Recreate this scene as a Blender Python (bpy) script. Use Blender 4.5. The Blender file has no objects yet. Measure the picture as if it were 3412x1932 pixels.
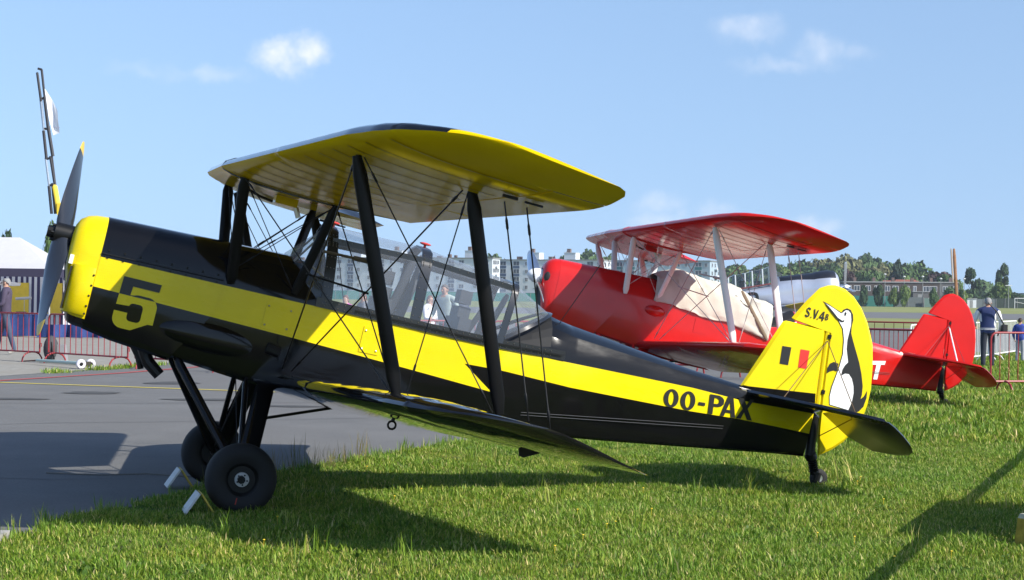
import bpy, bmesh, math, random
from mathutils import Vector, Matrix, Quaternion
random.seed(7)
scene = bpy.context.scene
COL = scene.collection
R_ = math.radians

# ---------------------------------------------------------------- camera
CAM_F, CAM_H, CAM_P, CAM_R = 5918.5, 1.6293, 0.0029508, 0.0128907   # focal (px of a 3412 px wide frame), height, pitch, roll
cam_data = bpy.data.cameras.new("camera")
cam_data.sensor_width = 36.0
cam_data.lens = CAM_F / 3412.0 * 36.0
cam_data.clip_start = 0.1
cam_data.clip_end = 6000.0
cam = bpy.data.objects.new("camera", cam_data)
COL.objects.link(cam)
cam.matrix_world = Matrix.Translation((0, 0, CAM_H)) @ Matrix.Rotation(math.pi / 2 + CAM_P, 4, 'X') @ Matrix.Rotation(CAM_R, 4, 'Z')
scene.camera = cam

# ---------------------------------------------------------------- sun and sky
SUN_DIR = Vector((-1.2, 0.73, -1.0)).normalized()         # the way the light travels
SUN_EL = math.asin(-SUN_DIR.z)
SUN_AZ = math.atan2(-SUN_DIR.x, -SUN_DIR.y)               # clockwise from +Y
sun_data = bpy.data.lights.new("sun", 'SUN')
sun_data.energy = 5.0
sun_data.angle = R_(0.53)
sun_data.color = (1.0, 0.95, 0.86)
sun = bpy.data.objects.new("sun", sun_data)
COL.objects.link(sun)
sun.rotation_euler = SUN_DIR.to_track_quat('-Z', 'Y').to_euler()
sun.location = (20, -15, 30)

world = bpy.data.worlds.new("World")
scene.world = world
world.use_nodes = True
wn, wl = world.node_tree.nodes, world.node_tree.links
wn.clear()
w_out = wn.new("ShaderNodeOutputWorld")
w_bg = wn.new("ShaderNodeBackground")
w_bg.inputs["Strength"].default_value = 0.11
sky = wn.new("ShaderNodeTexSky")
sky.sky_type = 'NISHITA'
sky.sun_disc = False
sky.sun_elevation = SUN_EL
sky.sun_rotation = SUN_AZ
sky.altitude = 0
sky.air_density = 1.0
sky.dust_density = 0.5
sky.ozone_density = 1.5

def at(x, y, Y):
    """world point at depth Y seen at pixel (x, y) of the 3412 x 1932 frame (used to measure positions)"""
    c, s = math.cos(CAM_R), math.sin(CAM_R)
    dx, dy = x - 1706.0, y - 966.0
    a, b = dx * c + dy * s, -dx * s + dy * c
    v = (a / CAM_F, 1.0, -b / CAM_F)
    cp, sp = math.cos(CAM_P), math.sin(CAM_P)
    d = Vector((v[0], v[1] * cp - v[2] * sp, v[1] * sp + v[2] * cp))
    return Vector((0, 0, CAM_H)) + d * (Y / d.y)

# small fair-weather clouds: soft noise gathered round a few directions of the sky
CLOUDS = [(935, 195, .014, .010, .95), (1020, 170, .011, .009, .9), (690, 250, .022, .005, .22), (480, 228, .02, .004, .12),
          (2490, 100, .018, .008, .34), (2735, 168, .012, .009, .42), (2620, 215, .03, .005, .20), (2840, 175, .016, .004, .14),
          (2195, 680, .012, .006, .35), (2380, 712, .012, .006, .3), (2190, 745, .016, .007, .45), (2705, 750, .016, .006, .4),
          (1500, 700, .04, .008, .12)]
tc = wn.new("ShaderNodeTexCoord")
lift = wn.new("ShaderNodeVectorMath"); lift.operation = 'MULTIPLY_ADD'; lift.inputs[1].default_value = (1, 1, .45); lift.inputs[2].default_value = (0, 0, .14)   # evens out the bright band at the horizon
wl.new(tc.outputs["Generated"], lift.inputs[0])
lnrm = wn.new("ShaderNodeVectorMath"); lnrm.operation = 'NORMALIZE'; wl.new(lift.outputs[0], lnrm.inputs[0]); wl.new(lnrm.outputs[0], sky.inputs["Vector"])
nz = wn.new("ShaderNodeTexNoise"); nz.inputs["Scale"].default_value = 55; nz.inputs["Detail"].default_value = 7; nz.inputs["Roughness"].default_value = .58
wl.new(tc.outputs["Generated"], nz.inputs["Vector"])
nz2 = wn.new("ShaderNodeTexNoise"); nz2.inputs["Scale"].default_value = 60; nz2.inputs["Detail"].default_value = 7
wl.new(tc.outputs["Generated"], nz2.inputs["Vector"])
def wmath(op, a, b=None, c=None):
    n = wn.new("ShaderNodeMath"); n.operation = op
    for i, t in enumerate((a, b, c)):
        if t is None: continue
        if isinstance(t, (int, float)): n.inputs[i].default_value = t
        else: wl.new(t, n.inputs[i])
    return n.outputs[0]
warp = wn.new("ShaderNodeVectorMath"); warp.operation = 'SCALE'
wsub = wn.new("ShaderNodeVectorMath"); wsub.operation = 'SUBTRACT'; wsub.inputs[1].default_value = (.5, .5, .5)
wl.new(nz.outputs["Color"], wsub.inputs[0]); wl.new(wsub.outputs[0], warp.inputs[0]); warp.inputs["Scale"].default_value = .022
wadd = wn.new("ShaderNodeVectorMath"); wadd.operation = 'ADD'
wl.new(tc.outputs["Generated"], wadd.inputs[0]); wl.new(warp.outputs[0], wadd.inputs[1])
total = None
for (px, py, rx, rz, amt) in CLOUDS:
    d = (at(px, py, 100) - Vector((0, 0, CAM_H))).normalized()
    sb = wn.new("ShaderNodeVectorMath"); sb.operation = 'SUBTRACT'; sb.inputs[1].default_value = d
    wl.new(wadd.outputs[0], sb.inputs[0])
    ml = wn.new("ShaderNodeVectorMath"); ml.operation = 'MULTIPLY'; ml.inputs[1].default_value = (1 / rx, 1 / rx, 1 / rz)
    wl.new(sb.outputs[0], ml.inputs[0])
    ln = wn.new("ShaderNodeVectorMath"); ln.operation = 'LENGTH'; wl.new(ml.outputs[0], ln.inputs[0])
    mr = wn.new("ShaderNodeMapRange"); mr.interpolation_type = 'SMOOTHSTEP'
    mr.inputs["From Min"].default_value = 1.45; mr.inputs["From Max"].default_value = .1
    mr.inputs["To Min"].default_value = 0; mr.inputs["To Max"].default_value = amt
    wl.new(ln.outputs["Value"], mr.inputs["Value"])
    total = mr.outputs[0] if total is None else wmath('MAXIMUM', total, mr.outputs[0])
dens = wmath('MULTIPLY', total, wmath('ADD', -.55, wmath('MULTIPLY', nz2.outputs["Fac"], 2.9)))
dens = wmath('MAXIMUM', dens, 0.0)
dens = wmath('MINIMUM', dens, .95)
mixc = wn.new("ShaderNodeMixRGB"); mixc.blend_type = 'MIX'
wl.new(dens, mixc.inputs["Fac"]); 
hsv = wn.new("ShaderNodeMixRGB"); hsv.blend_type = 'MULTIPLY'; hsv.inputs["Fac"].default_value = 1
hsv.inputs["Color2"].default_value = (.98, 1.02, 1.12, 1)
wl.new(sky.outputs[0], hsv.inputs["Color1"])
wl.new(hsv.outputs[0], mixc.inputs["Color1"])
mixc.inputs["Color2"].default_value = (6.2, 6.5, 7.1, 1)
wl.new(mixc.outputs[0], w_bg.inputs["Color"])
wl.new(w_bg.outputs[0], w_out.inputs["Surface"])

scene.view_settings.view_transform = 'Standard'
scene.view_settings.look = 'None'
scene.view_settings.gamma = 1.0
scene.view_settings.exposure = 0.56
scene.view_settings.use_curve_mapping = False
scene.render.resolution_x, scene.render.resolution_y = 1024, 580
if scene.render.engine == 'CYCLES':
    scene.cycles.max_bounces = 8

# ---------------------------------------------------------------- helpers
def lerp_tab(tab, x):
    if x <= tab[0][0]: return tab[0][1]
    for (a, p), (b, q) in zip(tab, tab[1:]):
        if x <= b: return p + (q - p) * (x - a) / (b - a)
    return tab[-1][1]

MATS = {}
def mat(name, col, rough=.5, metal=0.0, coat=0.0, var=0.0, vscale=4.0, bump=0.0, bscale=40.0, spec=.5, island=0.0, sheen=0.0, objrand=0.0, rvar=0.0):
    """procedural principled material; var = brightness mottling, island = per-piece variation, objrand = per-object variation"""
    if name in MATS: return MATS[name]
    m = bpy.data.materials.new(name); m.use_nodes = True
    n, l = m.node_tree.nodes, m.node_tree.links
    b = n["Principled BSDF"]
    b.inputs["Base Color"].default_value = (*col, 1)
    b.inputs["Roughness"].default_value = rough
    b.inputs["Metallic"].default_value = metal
    b.inputs["Specular IOR Level"].default_value = spec
    if coat:
        b.inputs["Coat Weight"].default_value = coat; b.inputs["Coat Roughness"].default_value = .04
    if sheen: b.inputs["Sheen Weight"].default_value = sheen
    fac = None
    tcn = n.new("ShaderNodeTexCoord")
    def madd(a, bb):
        q = n.new("ShaderNodeMath"); q.operation = 'ADD'; l.new(a, q.inputs[0]); l.new(bb, q.inputs[1]); return q.outputs[0]
    if var:
        t = n.new("ShaderNodeTexNoise"); t.inputs["Scale"].default_value = vscale; t.inputs["Detail"].default_value = 6; t.inputs["Roughness"].default_value = .6
        l.new(tcn.outputs["Object"], t.inputs["Vector"])
        mr = n.new("ShaderNodeMapRange"); mr.inputs["From Min"].default_value = .3; mr.inputs["From Max"].default_value = .7
        mr.inputs["To Min"].default_value = -var; mr.inputs["To Max"].default_value = var
        l.new(t.outputs["Fac"], mr.inputs["Value"]); fac = mr.outputs[0]
    if island:
        g = n.new("ShaderNodeNewGeometry")
        mr = n.new("ShaderNodeMapRange"); mr.inputs["To Min"].default_value = -island; mr.inputs["To Max"].default_value = island
        l.new(g.outputs["Random Per Island"], mr.inputs["Value"]); fac = mr.outputs[0] if fac is None else madd(fac, mr.outputs[0])
    if objrand:
        g = n.new("ShaderNodeObjectInfo")
        mr = n.new("ShaderNodeMapRange"); mr.inputs["To Min"].default_value = -objrand; mr.inputs["To Max"].default_value = objrand
        l.new(g.outputs["Random"], mr.inputs["Value"]); fac = mr.outputs[0] if fac is None else madd(fac, mr.outputs[0])
    if fac is not None:
        one = n.new("ShaderNodeMath"); one.operation = 'ADD'; one.inputs[1].default_value = 1.0; l.new(fac, one.inputs[0])
        sc = n.new("ShaderNodeVectorMath"); sc.operation = 'SCALE'; sc.inputs[0].default_value = col
        l.new(one.outputs[0], sc.inputs["Scale"]); l.new(sc.outputs[0], b.inputs["Base Color"])
    if rvar:                                         # uneven gloss: dust, wiped and dull patches
        t = n.new("ShaderNodeTexNoise"); t.inputs["Scale"].default_value = 2.6; t.inputs["Detail"].default_value = 8; t.inputs["Roughness"].default_value = .65
        mp = n.new("ShaderNodeMapping"); mp.inputs["Scale"].default_value = (.6, 1, 2.2); l.new(tcn.outputs["Object"], mp.inputs[0]); l.new(mp.outputs[0], t.inputs["Vector"])
        mr = n.new("ShaderNodeMapRange"); mr.inputs["From Min"].default_value = .4; mr.inputs["From Max"].default_value = .7; mr.inputs["To Min"].default_value = rough; mr.inputs["To Max"].default_value = rough + rvar
        l.new(t.outputs["Fac"], mr.inputs["Value"]); l.new(mr.outputs[0], b.inputs["Roughness"])
    if bump:
        t = n.new("ShaderNodeTexNoise"); t.inputs["Scale"].default_value = bscale; t.inputs["Detail"].default_value = 5
        l.new(tcn.outputs["Object"], t.inputs["Vector"])
        bp = n.new("ShaderNodeBump"); bp.inputs["Strength"].default_value = bump; bp.inputs["Distance"].default_value = .02
        l.new(t.outputs["Fac"], bp.inputs["Height"]); l.new(bp.outputs[0], b.inputs["Normal"])
    MATS[name] = m
    return m

def glass_mat(name, tint=(.97, .98, 1.0), refl=.10, rough=.02, haze=.06):
    if name in MATS: return MATS[name]
    m = bpy.data.materials.new(name); m.use_nodes = True
    n, l = m.node_tree.nodes, m.node_tree.links
    n.clear()
    o = n.new("ShaderNodeOutputMaterial")
    tr = n.new("ShaderNodeBsdfTransparent"); tr.inputs[0].default_value = (*tint, 1)
    gl = n.new("ShaderNodeBsdfGlossy"); gl.inputs["Roughness"].default_value = rough
    df0 = n.new("ShaderNodeBsdfDiffuse"); df0.inputs[0].default_value = (.72, .80, .92, 1)
    dt = n.new("ShaderNodeBsdfTranslucent"); dt.inputs[0].default_value = (.72, .80, .92, 1)
    df = n.new("ShaderNodeMixShader"); df.inputs[0].default_value = .5; l.new(df0.outputs[0], df.inputs[1]); l.new(dt.outputs[0], df.inputs[2])
    lw = n.new("ShaderNodeFresnel"); lw.inputs["IOR"].default_value = 1.3
    ad = n.new("ShaderNodeMath"); ad.operation = 'MULTIPLY_ADD'; ad.inputs[1].default_value = .30; ad.inputs[2].default_value = refl * .4
    l.new(lw.outputs[0], ad.inputs[0])
    m1 = n.new("ShaderNodeMixShader"); m1.inputs[0].default_value = haze
    l.new(tr.outputs[0], m1.inputs[1]); l.new(df.outputs[0], m1.inputs[2])
    m2 = n.new("ShaderNodeMixShader"); l.new(ad.outputs[0], m2.inputs[0]); l.new(m1.outputs[0], m2.inputs[1]); l.new(gl.outputs[0], m2.inputs[2])
    l.new(m2.outputs[0], o.inputs[0])
    MATS[name] = m
    return m

def tag(o, label=None, cat=None, group=None, kind=None):
    if label: o["label"] = label
    if cat: o["category"] = cat
    if group: o["group"] = group
    if kind: o["kind"] = kind
    return o

def empty(name, loc=(0, 0, 0), rz=0.0, label=None, cat=None, group=None):
    o = bpy.data.objects.new(name, None); COL.objects.link(o)
    o.location = loc; o.rotation_euler = (0, 0, rz); o.empty_display_size = .2
    return tag(o, label, cat, group)

class MB:
    """collects shapes; build() links them as one mesh object"""
    def __init__(self, xf=None):
        self.v, self.f, self.m, self.xf = [], [], [], xf
    def add(self, vs, fs, m=0):
        k = len(self.v); self.v += [Vector(p) for p in vs]
        for f in fs: self.f.append([i + k for i in f]); self.m.append(m)
    def box(self, c, s, m=0, rot=None, taper=1.0):
        q = []
        for z in (-1, 1):
            t = taper if z > 0 else 1.0
            for x, y in ((-1, -1), (1, -1), (1, 1), (-1, 1)):
                p = Vector((x * s[0] / 2 * t, y * s[1] / 2 * t, z * s[2] / 2))
                if rot is not None: p = rot @ p
                q.append(p + Vector(c))
        self.add(q, [(3, 2, 1, 0), (4, 5, 6, 7), (0, 1, 5, 4), (1, 2, 6, 5), (2, 3, 7, 6), (3, 0, 4, 7)], m)
    def span(self, a, b, m=0):
        a, b = Vector(a), Vector(b)
        self.box((a + b) / 2, [abs(t) for t in (b - a)], m)
    def loft(self, secs, m=0, closed=True, caps=True, mfun=None):
        n = len(secs[0]); k = len(self.v)
        for s in secs: self.v += [Vector(p) for p in s]
        for i in range(len(secs) - 1):
            for j in range(n if closed else n - 1):
                j2 = (j + 1) % n
                self.f.append([k + i * n + j, k + i * n + j2, k + (i + 1) * n + j2, k + (i + 1) * n + j])
                self.m.append(mfun(i, j) if mfun else m)
        if caps and closed:
            self.f.append([k + j for j in range(n)][::-1]); self.m.append(m if not mfun else mfun(0, 0))
            self.f.append([k + (len(secs) - 1) * n + j for j in range(n)]); self.m.append(m if not mfun else mfun(len(secs) - 2, 0))
    def tube(self, pts, r, n=8, m=0, caps=True):
        pts = [Vector(p) for p in pts]; secs = []; ref = None
        for i, p in enumerate(pts):
            d = (pts[min(i + 1, len(pts) - 1)] - pts[max(i - 1, 0)]).normalized()
            if ref is None:
                ref = d.orthogonal().normalized()
            ref = (ref - d * ref.dot(d)).normalized(); b = d.cross(ref)
            rr = r[i] if isinstance(r, (list, tuple)) else r
            secs.append([p + (ref * math.cos(2 * math.pi * k / n) + b * math.sin(2 * math.pi * k / n)) * rr for k in range(n)])
        self.loft(secs, m, True, caps)
    def strut(self, p0, p1, chord, thick, cdir=(1, 0, 0), n=12, m=0, taper=1.0):
        p0, p1 = Vector(p0), Vector(p1); d = (p1 - p0).normalized()
        c = Vector(cdir); c = (c - d * c.dot(d)).normalized(); t = d.cross(c); secs = []
        for e in (0, .08, .5, .92, 1.0):
            k = .62 * taper + (1 - .62 * taper) * min(1, min(e, 1 - e) / .08) if e in (0, 1.0) else 1.0
            p = p0.lerp(p1, e)
            sec = []
            for i in range(n):
                a = 2 * math.pi * i / n
                x = math.cos(a); y = math.sin(a) * (1.0 - .25 * x)
                sec.append(p + c * (x * chord / 2 * k) + t * (y * thick / 2 * k))
            secs.append(sec)
        self.loft(secs, m)
    def lathe(self, prof, n=24, axis='Z', c=(0, 0, 0), m=0, closed=False):
        c = Vector(c); secs = []
        for i in range(n):
            a = 2 * math.pi * i / n; sec = []
            for r, h in prof:
                x, y = r * math.cos(a), r * math.sin(a)
                sec.append(c + (Vector((x, y, h)) if axis == 'Z' else Vector((x, h, y)) if axis == 'Y' else Vector((h, x, y))))
            secs.append(sec)
        k = len(self.v); q = len(prof)
        for s in secs: self.v += s
        for i in range(n):
            i2 = (i + 1) % n
            for j in range(q if closed else q - 1):
                j2 = (j + 1) % q
                self.f.append([k + i * q + j, k + i2 * q + j, k + i2 * q + j2, k + i * q + j2]); self.m.append(m)
    def sphere(self, c, r, m=0, nu=10, nv=7):
        r = Vector(r) if not isinstance(r, (int, float)) else Vector((r, r, r)); c = Vector(c)
        secs = []
        for j in range(nv + 1):
            th = math.pi * (j / nv); s_ = max(.02, math.sin(th))
            secs.append([c + Vector((r.x * s_ * math.cos(2 * math.pi * i / nu), r.y * s_ * math.sin(2 * math.pi * i / nu), r.z * math.cos(th))) for i in range(nu)])
        self.loft(secs, m)
    def prism(self, poly, fn, m=0):
        """poly of 2-D points; fn(a, b, t) -> 3-D, t = 0 and 1 for the two faces"""
        n = len(poly)
        self.add([fn(a, b, 0) for a, b in poly] + [fn(a, b, 1) for a, b in poly],
                 [list(range(n))[::-1], [n + i for i in range(n)]] + [(i, (i + 1) % n, n + (i + 1) % n, n + i) for i in range(n)], m)
    def mesh(self, name, mats, angle=35):
        me = bpy.data.meshes.new(name)
        vs = [self.xf(p) for p in self.v] if self.xf else self.v
        me.from_pydata([tuple(p) for p in vs], [], self.f)
        for mm in (mats if isinstance(mats, (list, tuple)) else [mats]): me.materials.append(mm)
        me.polygons.foreach_set("material_index", self.m)
        bm = bmesh.new(); bm.from_mesh(me)
        bmesh.ops.recalc_face_normals(bm, faces=bm.faces)
        if angle:
            ca = math.radians(angle)
            for f in bm.faces: f.smooth = True
            for e in bm.edges:
                if len(e.link_faces) == 2 and e.calc_face_angle(0) > ca: e.smooth = False
        bm.to_mesh(me); bm.free(); me.update()
        return me
    def build(self, name, mats, parent=None, angle=35, loc=None, kind=None):
        o = bpy.data.objects.new(name, self.mesh(name, mats, angle))
        COL.objects.link(o)
        if parent is not None: o.parent = parent
        if loc is not None: o.location = loc
        if kind: o["kind"] = kind
        return o

def decal(name, loops, fn, mats, parent, split=None):
    """flat print: 2-D loops (holes allowed) filled, laid on a surface by fn(a, b); split = (b value, mat above, mat below)"""
    bm = bmesh.new(); edges = []
    for lp in loops:
        vs = [bm.verts.new((a, b, 0)) for a, b in lp]
        edges += [bm.edges.new((vs[i], vs[(i + 1) % len(vs)])) for i in range(len(vs))]
    bmesh.ops.triangle_fill(bm, edges=edges, use_beauty=True)
    if split:
        bmesh.ops.bisect_plane(bm, geom=bm.verts[:] + bm.edges[:] + bm.faces[:], plane_co=(0, split, 0), plane_no=(0, 1, 0))
        for f in bm.faces: f.material_index = 0 if f.calc_center_median().y > split else 1
    for v in bm.verts: v.co = fn(v.co.x, v.co.y)
    me = bpy.data.meshes.new(name); bm.to_mesh(me); bm.free()
    for m in (mats if isinstance(mats, (list, tuple)) else [mats]): me.materials.append(m)
    o = bpy.data.objects.new(name, me); COL.objects.link(o); o.parent = parent
    return o

def ell(cx, cy, rx, ry, n=20, pw=1.0):
    r = []
    for i in range(n):
        a = 2 * math.pi * i / n; c, s = math.cos(a), math.sin(a)
        r.append((cx + rx * math.copysign(abs(c) ** pw, c), cy + ry * math.copysign(abs(s) ** pw, s)))
    return r

def copy_tree(o, parent=None):
    c = o.copy(); COL.objects.link(c)
    if parent is not None:
        c.parent = parent
    for ch in list(o.children): copy_tree(ch, c)
    return c
# ================================================================ biplanes (u aft of the propeller, v to port, w up)
AO = Vector((1.66, 0, -1.72))                       # base point between the main wheels
def axf(p): return Vector((p[0] - AO.x, -p[1], p[2] - AO.z))

T_HW = [(.05, .2), (.31, .27), (1.25, .33), (1.9, .37), (3.0, .385), (3.9, .35), (4.5, .28), (5.3, .175), (6.0, .09), (6.55, .03)]
T_BT = [(0, -.10), (.31, -.10), (1.25, -.085), (1.9, -.074), (3.42, -.03), (4.06, -.019), (5.28, .035), (5.8, .034), (6.55, .08)]
T_BM = [(0, -.23), (3.0, -.235), (3.263, -.228), (3.577, -.21), (4.2, -.211), (5.33, -.161), (5.88, -.119), (6.55, -.10)]
T_BB = [(.31, -.332), (1.2, -.345), (1.88, -.354), (2.67, -.371), (3.263, -.389), (3.539, -.398), (4.46, -.45), (5.4, -.36), (6.55, -.22)]
T_WB = [(.05, -.60), (.31, -.66), (.64, -.703), (.94, -.72), (1.6, -.774), (2.4, -.79), (3.2, -.75), (4.46, -.595), (5.39, -.463), (6.44, -.309), (6.55, -.30)]
T_WT = [(.05, .13), (.32, .216), (.63, .227), (1.0, .244), (1.5, .273), (1.72, .281), (1.9, .265), (2.04, .19), (2.06, -.02), (3.5, .0), (3.62, .09), (3.944, .336), (4.05, .315), (4.156, .299), (5.3, .188), (5.79, .162), (6.55, .15)]
def hw(u): return lerp_tab(T_HW, u)

def fus_ring(u, grow=0.0, ufun=None, wt=None, openc=False):
    h = hw(u) + grow; bt, bm_, bb, wb = (lerp_tab(t, u) for t in (T_BT, T_BM, T_BB, T_WB)); wb -= grow
    top = (lerp_tab(T_WT, u) if wt is None else wt) + grow
    half = [(0, wb), (h - .06, wb), (h - .012, wb + .02), (h, wb + .07), (h, bb), (h, bm_), (h, bt)]
    fac = max(0, min(1, (u - 4.05) / .12))
    facet = [(.94, .24), (.86, .46), (.76, .68), (.5, .82), (.25, .93), (0, 1)]
    for k in range(6):
        a = math.pi / 2 * (k + 1) / 6
        c, s = math.cos(a) ** .85 if k < 5 else 0, math.sin(a)
        x = c + (facet[k][0] - c) * fac; y = s + (facet[k][1] - s) * fac
        half.append((h * x, bt + (top - bt) * y))
    f = ufun or (lambda w: u)
    ring = [Vector((f(w), v, w)) for v, w in half]
    ring += [Vector((f(w), -v, w)) for v, w in half[-2:0:-1]]
    return ring                                     # 24 points: 0..12 port, 13..23 starboard
def row(j): return j if j < 12 else 23 - j           # strip number, the same on both sides

def shape(x): return 10 * (.2969 * math.sqrt(max(x, 0)) - .126 * x - .3516 * x * x + .2843 * x ** 3 - .1036 * x ** 4)
def wing_mesh(mb, vs, le, te, wl, wt, up, lo, tipv, rib=.29, n=13, mfun=None, x0=0.0, x1=lambda v: 1.0, side=1):
    secs = []; meta = []
    for v, xm in vs:
        L, T = le(v), te(v); c = T - L
        base = max(0.0, 1 - max(0.0, (v - (tipv - .75)) / .77) ** 2.2) ** .5
        sag = math.sin(math.pi * ((v / rib) % 1.0)) ** 2
        sec = []
        xs = [x0 + (xm - x0) * (.5 - .5 * math.cos(math.pi * i / n)) for i in range(n + 1)]
        def pt(x, s):
            y = (up if s > 0 else -lo) * shape(x) * min(c, 1.45) * base
            k = min(1, x * 6) * min(1, (1 - x) * 5)
            y -= (.0065 if s > 0 else -.0006) * sag * k * base
            return Vector((L + x * c, side * v, wl(v) + x * (wt(v) - wl(v)) + y))
        for x in xs[::-1]: sec.append(pt(x, 1))
        for x in (xs[1:] if x0 == 0 else xs): sec.append(pt(x, -1))
        secs.append(sec); meta.append(v)
    mb.loft(secs, closed=True, mfun=(lambda i, j: mfun((meta[i] + meta[i + 1]) / 2, j < n)) if mfun else None)

def frange(a, b, step):
    k = max(1, round((b - a) / step)); return [a + (b - a) * i / k for i in range(k + 1)]

def plate(mb, poly, fn, th, m=0, inset=.03):
    """thin streamlined plate: outline at the middle, slightly smaller faces either side"""
    cx = sum(p[0] for p in poly) / len(poly); cy = sum(p[1] for p in poly) / len(poly)
    inn = []
    for a, b in poly:
        d = math.hypot(a - cx, b - cy) or 1; k = max(0, 1 - inset / d); inn.append((cx + (a - cx) * k, cy + (b - cy) * k))
    n = len(poly)
    mb.add([fn(a, b, th / 2) for a, b in inn] + [fn(a, b, 0) for a, b in poly] + [fn(a, b, -th / 2) for a, b in inn],
           [list(range(n)), [2 * n + i for i in range(n)][::-1]] +
           [(i, (i + 1) % n, n + (i + 1) % n, n + i) for i in range(n)] + [(n + i, n + (i + 1) % n, 2 * n + (i + 1) % n, 2 * n + i) for i in range(n)], m)

RUD = [(6.106, .838), (6.205, 1.015), (6.3, 1.152), (6.37, 1.192), (6.438, 1.213), (6.536, 1.2), (6.636, 1.155), (6.73, 1.078), (6.816, .973), (6.87, .879), (6.915, .793), (6.962, .617), (6.997, .413), (6.999, .267), (6.983, .156), (6.93, .017), (6.85, -.101), (6.763, -.187), (6.645, -.27), (6.6, -.079), (6.555, .185), (6.475, .817)]
FIN = [(5.781, .15), (5.9, .45), (6.033, .787), (6.06, .80), (6.44, .82), (6.50, .25), (6.515, .15)]
PENG_B = [(6.342, 1.046), (6.404, 1.034), (6.475, 1.011), (6.543, .992), (6.553, 1.02), (6.585, 1.041), (6.623, 1.035), (6.654, 1.0), (6.668, .956), (6.668, .896), (6.678, .839), (6.711, .78), (6.769, .687), (6.819, .605), (6.863, .516), (6.901, .418), (6.913, .34), (6.91, .302), (6.937, .335), (6.953, .387), (6.963, .325), (6.953, .243), (6.921, .195), (6.888, .17), (6.815, .176), (6.63, .184), (6.609, .256), (6.608, .342), (6.623, .439), (6.635, .535), (6.639, .642), (6.618, .764), (6.584, .856), (6.511, .931), (6.428, .995)]
PENG_W = [(6.364, 1.036), (6.453, 1.011), (6.541, .982), (6.556, .999), (6.575, 1.02), (6.6, 1.024), (6.628, 1.006), (6.646, .958), (6.656, .907), (6.656, .84), (6.655, .773), (6.667, .696), (6.693, .629), (6.71, .586), (6.688, .554), (6.673, .511), (6.673, .455), (6.707, .483), (6.743, .487), (6.78, .456), (6.812, .397), (6.829, .334), (6.832, .255), (6.817, .182), (6.633, .189), (6.614, .257), (6.615, .34), (6.629, .439), (6.641, .535), (6.645, .644), (6.624, .765), (6.591, .857), (6.517, .933), (6.437, .989)]
PENG_F = [(6.537, .443), (6.532, .49), (6.547, .536), (6.577, .558), (6.626, .553), (6.626, .513), (6.626, .484), (6.596, .487), (6.561, .468)]
PENG_K = [(6.364, 1.036), (6.4, 1.019), (6.462, .979), (6.515, .941), (6.564, .924), (6.584, .937), (6.581, .915), (6.556, .909), (6.506, .93), (6.446, .971)]
PENG_E = [(6.571, .982), (6.57, 1.0), (6.58, 1.007), (6.589, .994), (6.586, .975), (6.577, .97)]
FIVE = [(0.515, -0.2), (0.805, -0.2), (0.8, -0.262), (0.6, -0.262), (0.594, -0.332), (0.627, -0.3256), (0.6374, -0.3214), (0.6485, -0.3189), (0.66, -0.318), (0.735, -0.318), (0.7521, -0.3199), (0.7684, -0.3256), (0.783, -0.3348), (0.7952, -0.347), (0.8044, -0.3616), (0.8101, -0.3779), (0.812, -0.395), (0.812, -0.515), (0.8101, -0.5321), (0.8044, -0.5484), (0.7952, -0.563), (0.783, -0.5752), (0.7684, -0.5844), (0.7521, -0.5901), (0.735, -0.592), (0.58, -0.592), (0.5629, -0.5901), (0.5466, -0.5844), (0.532, -0.5752), (0.5198, -0.563), (0.5106, -0.5484), (0.5049, -0.5321), (0.503, -0.515), (0.503, -0.468), (0.605, -0.468), (0.605, -0.497), (0.6073, -0.5085), (0.6138, -0.5182), (0.6235, -0.5247), (0.635, -0.527), (0.682, -0.527), (0.6935, -0.5247), (0.7032, -0.5182), (0.7097, -0.5085), (0.712, -0.497), (0.712, -0.418), (0.7097, -0.4065), (0.7032, -0.3968), (0.6935, -0.3903), (0.682, -0.388), (0.637, -0.388), (0.6261, -0.3898), (0.6164, -0.395), (0.6093, -0.403), (0.6055, -0.4128), (0.507, -0.42)]

def upper_le(v): return lerp_tab([(0, 1.0), (.5, 1.0), (3.35, 1.41), (3.7, 1.50), (3.9, 1.61), (4.05, 1.78), (4.14, 1.95), (4.19, 2.12), (4.2, 2.2)], v)
def upper_te(v): return lerp_tab([(.5, 2.53), (3.6, 2.93), (3.9, 2.99), (4.1, 3.01), (4.17, 2.98), (4.2, 2.93)], v)
def tip_bend(v): return .105 * (max(0, v - 3.55) / .65) ** 2
def upper_wl(v): return .79 + .055 * max(0, v - .5) + tip_bend(v) * .6
def upper_wt(v): return .738 + .038 * max(0, v - .5) + tip_bend(v)
def lower_le(v): return lerp_tab([(.3, 1.63), (3.3, 2.045), (3.6, 2.12), (3.8, 2.23), (3.95, 2.38), (4.05, 2.58), (4.10, 2.85)], v)
def lower_te(v): return lerp_tab([(.3, 3.03), (3.4, 3.46), (3.75, 3.54), (3.95, 3.60), (4.05, 3.60), (4.10, 3.54)], v)
def lower_wl(v): return -.73 + .046 * (v - .4) + .05 * (max(0, v - 3.6) / .5) ** 2
def lower_wt(v): return -.815 + .048 * (v - .4)

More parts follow.
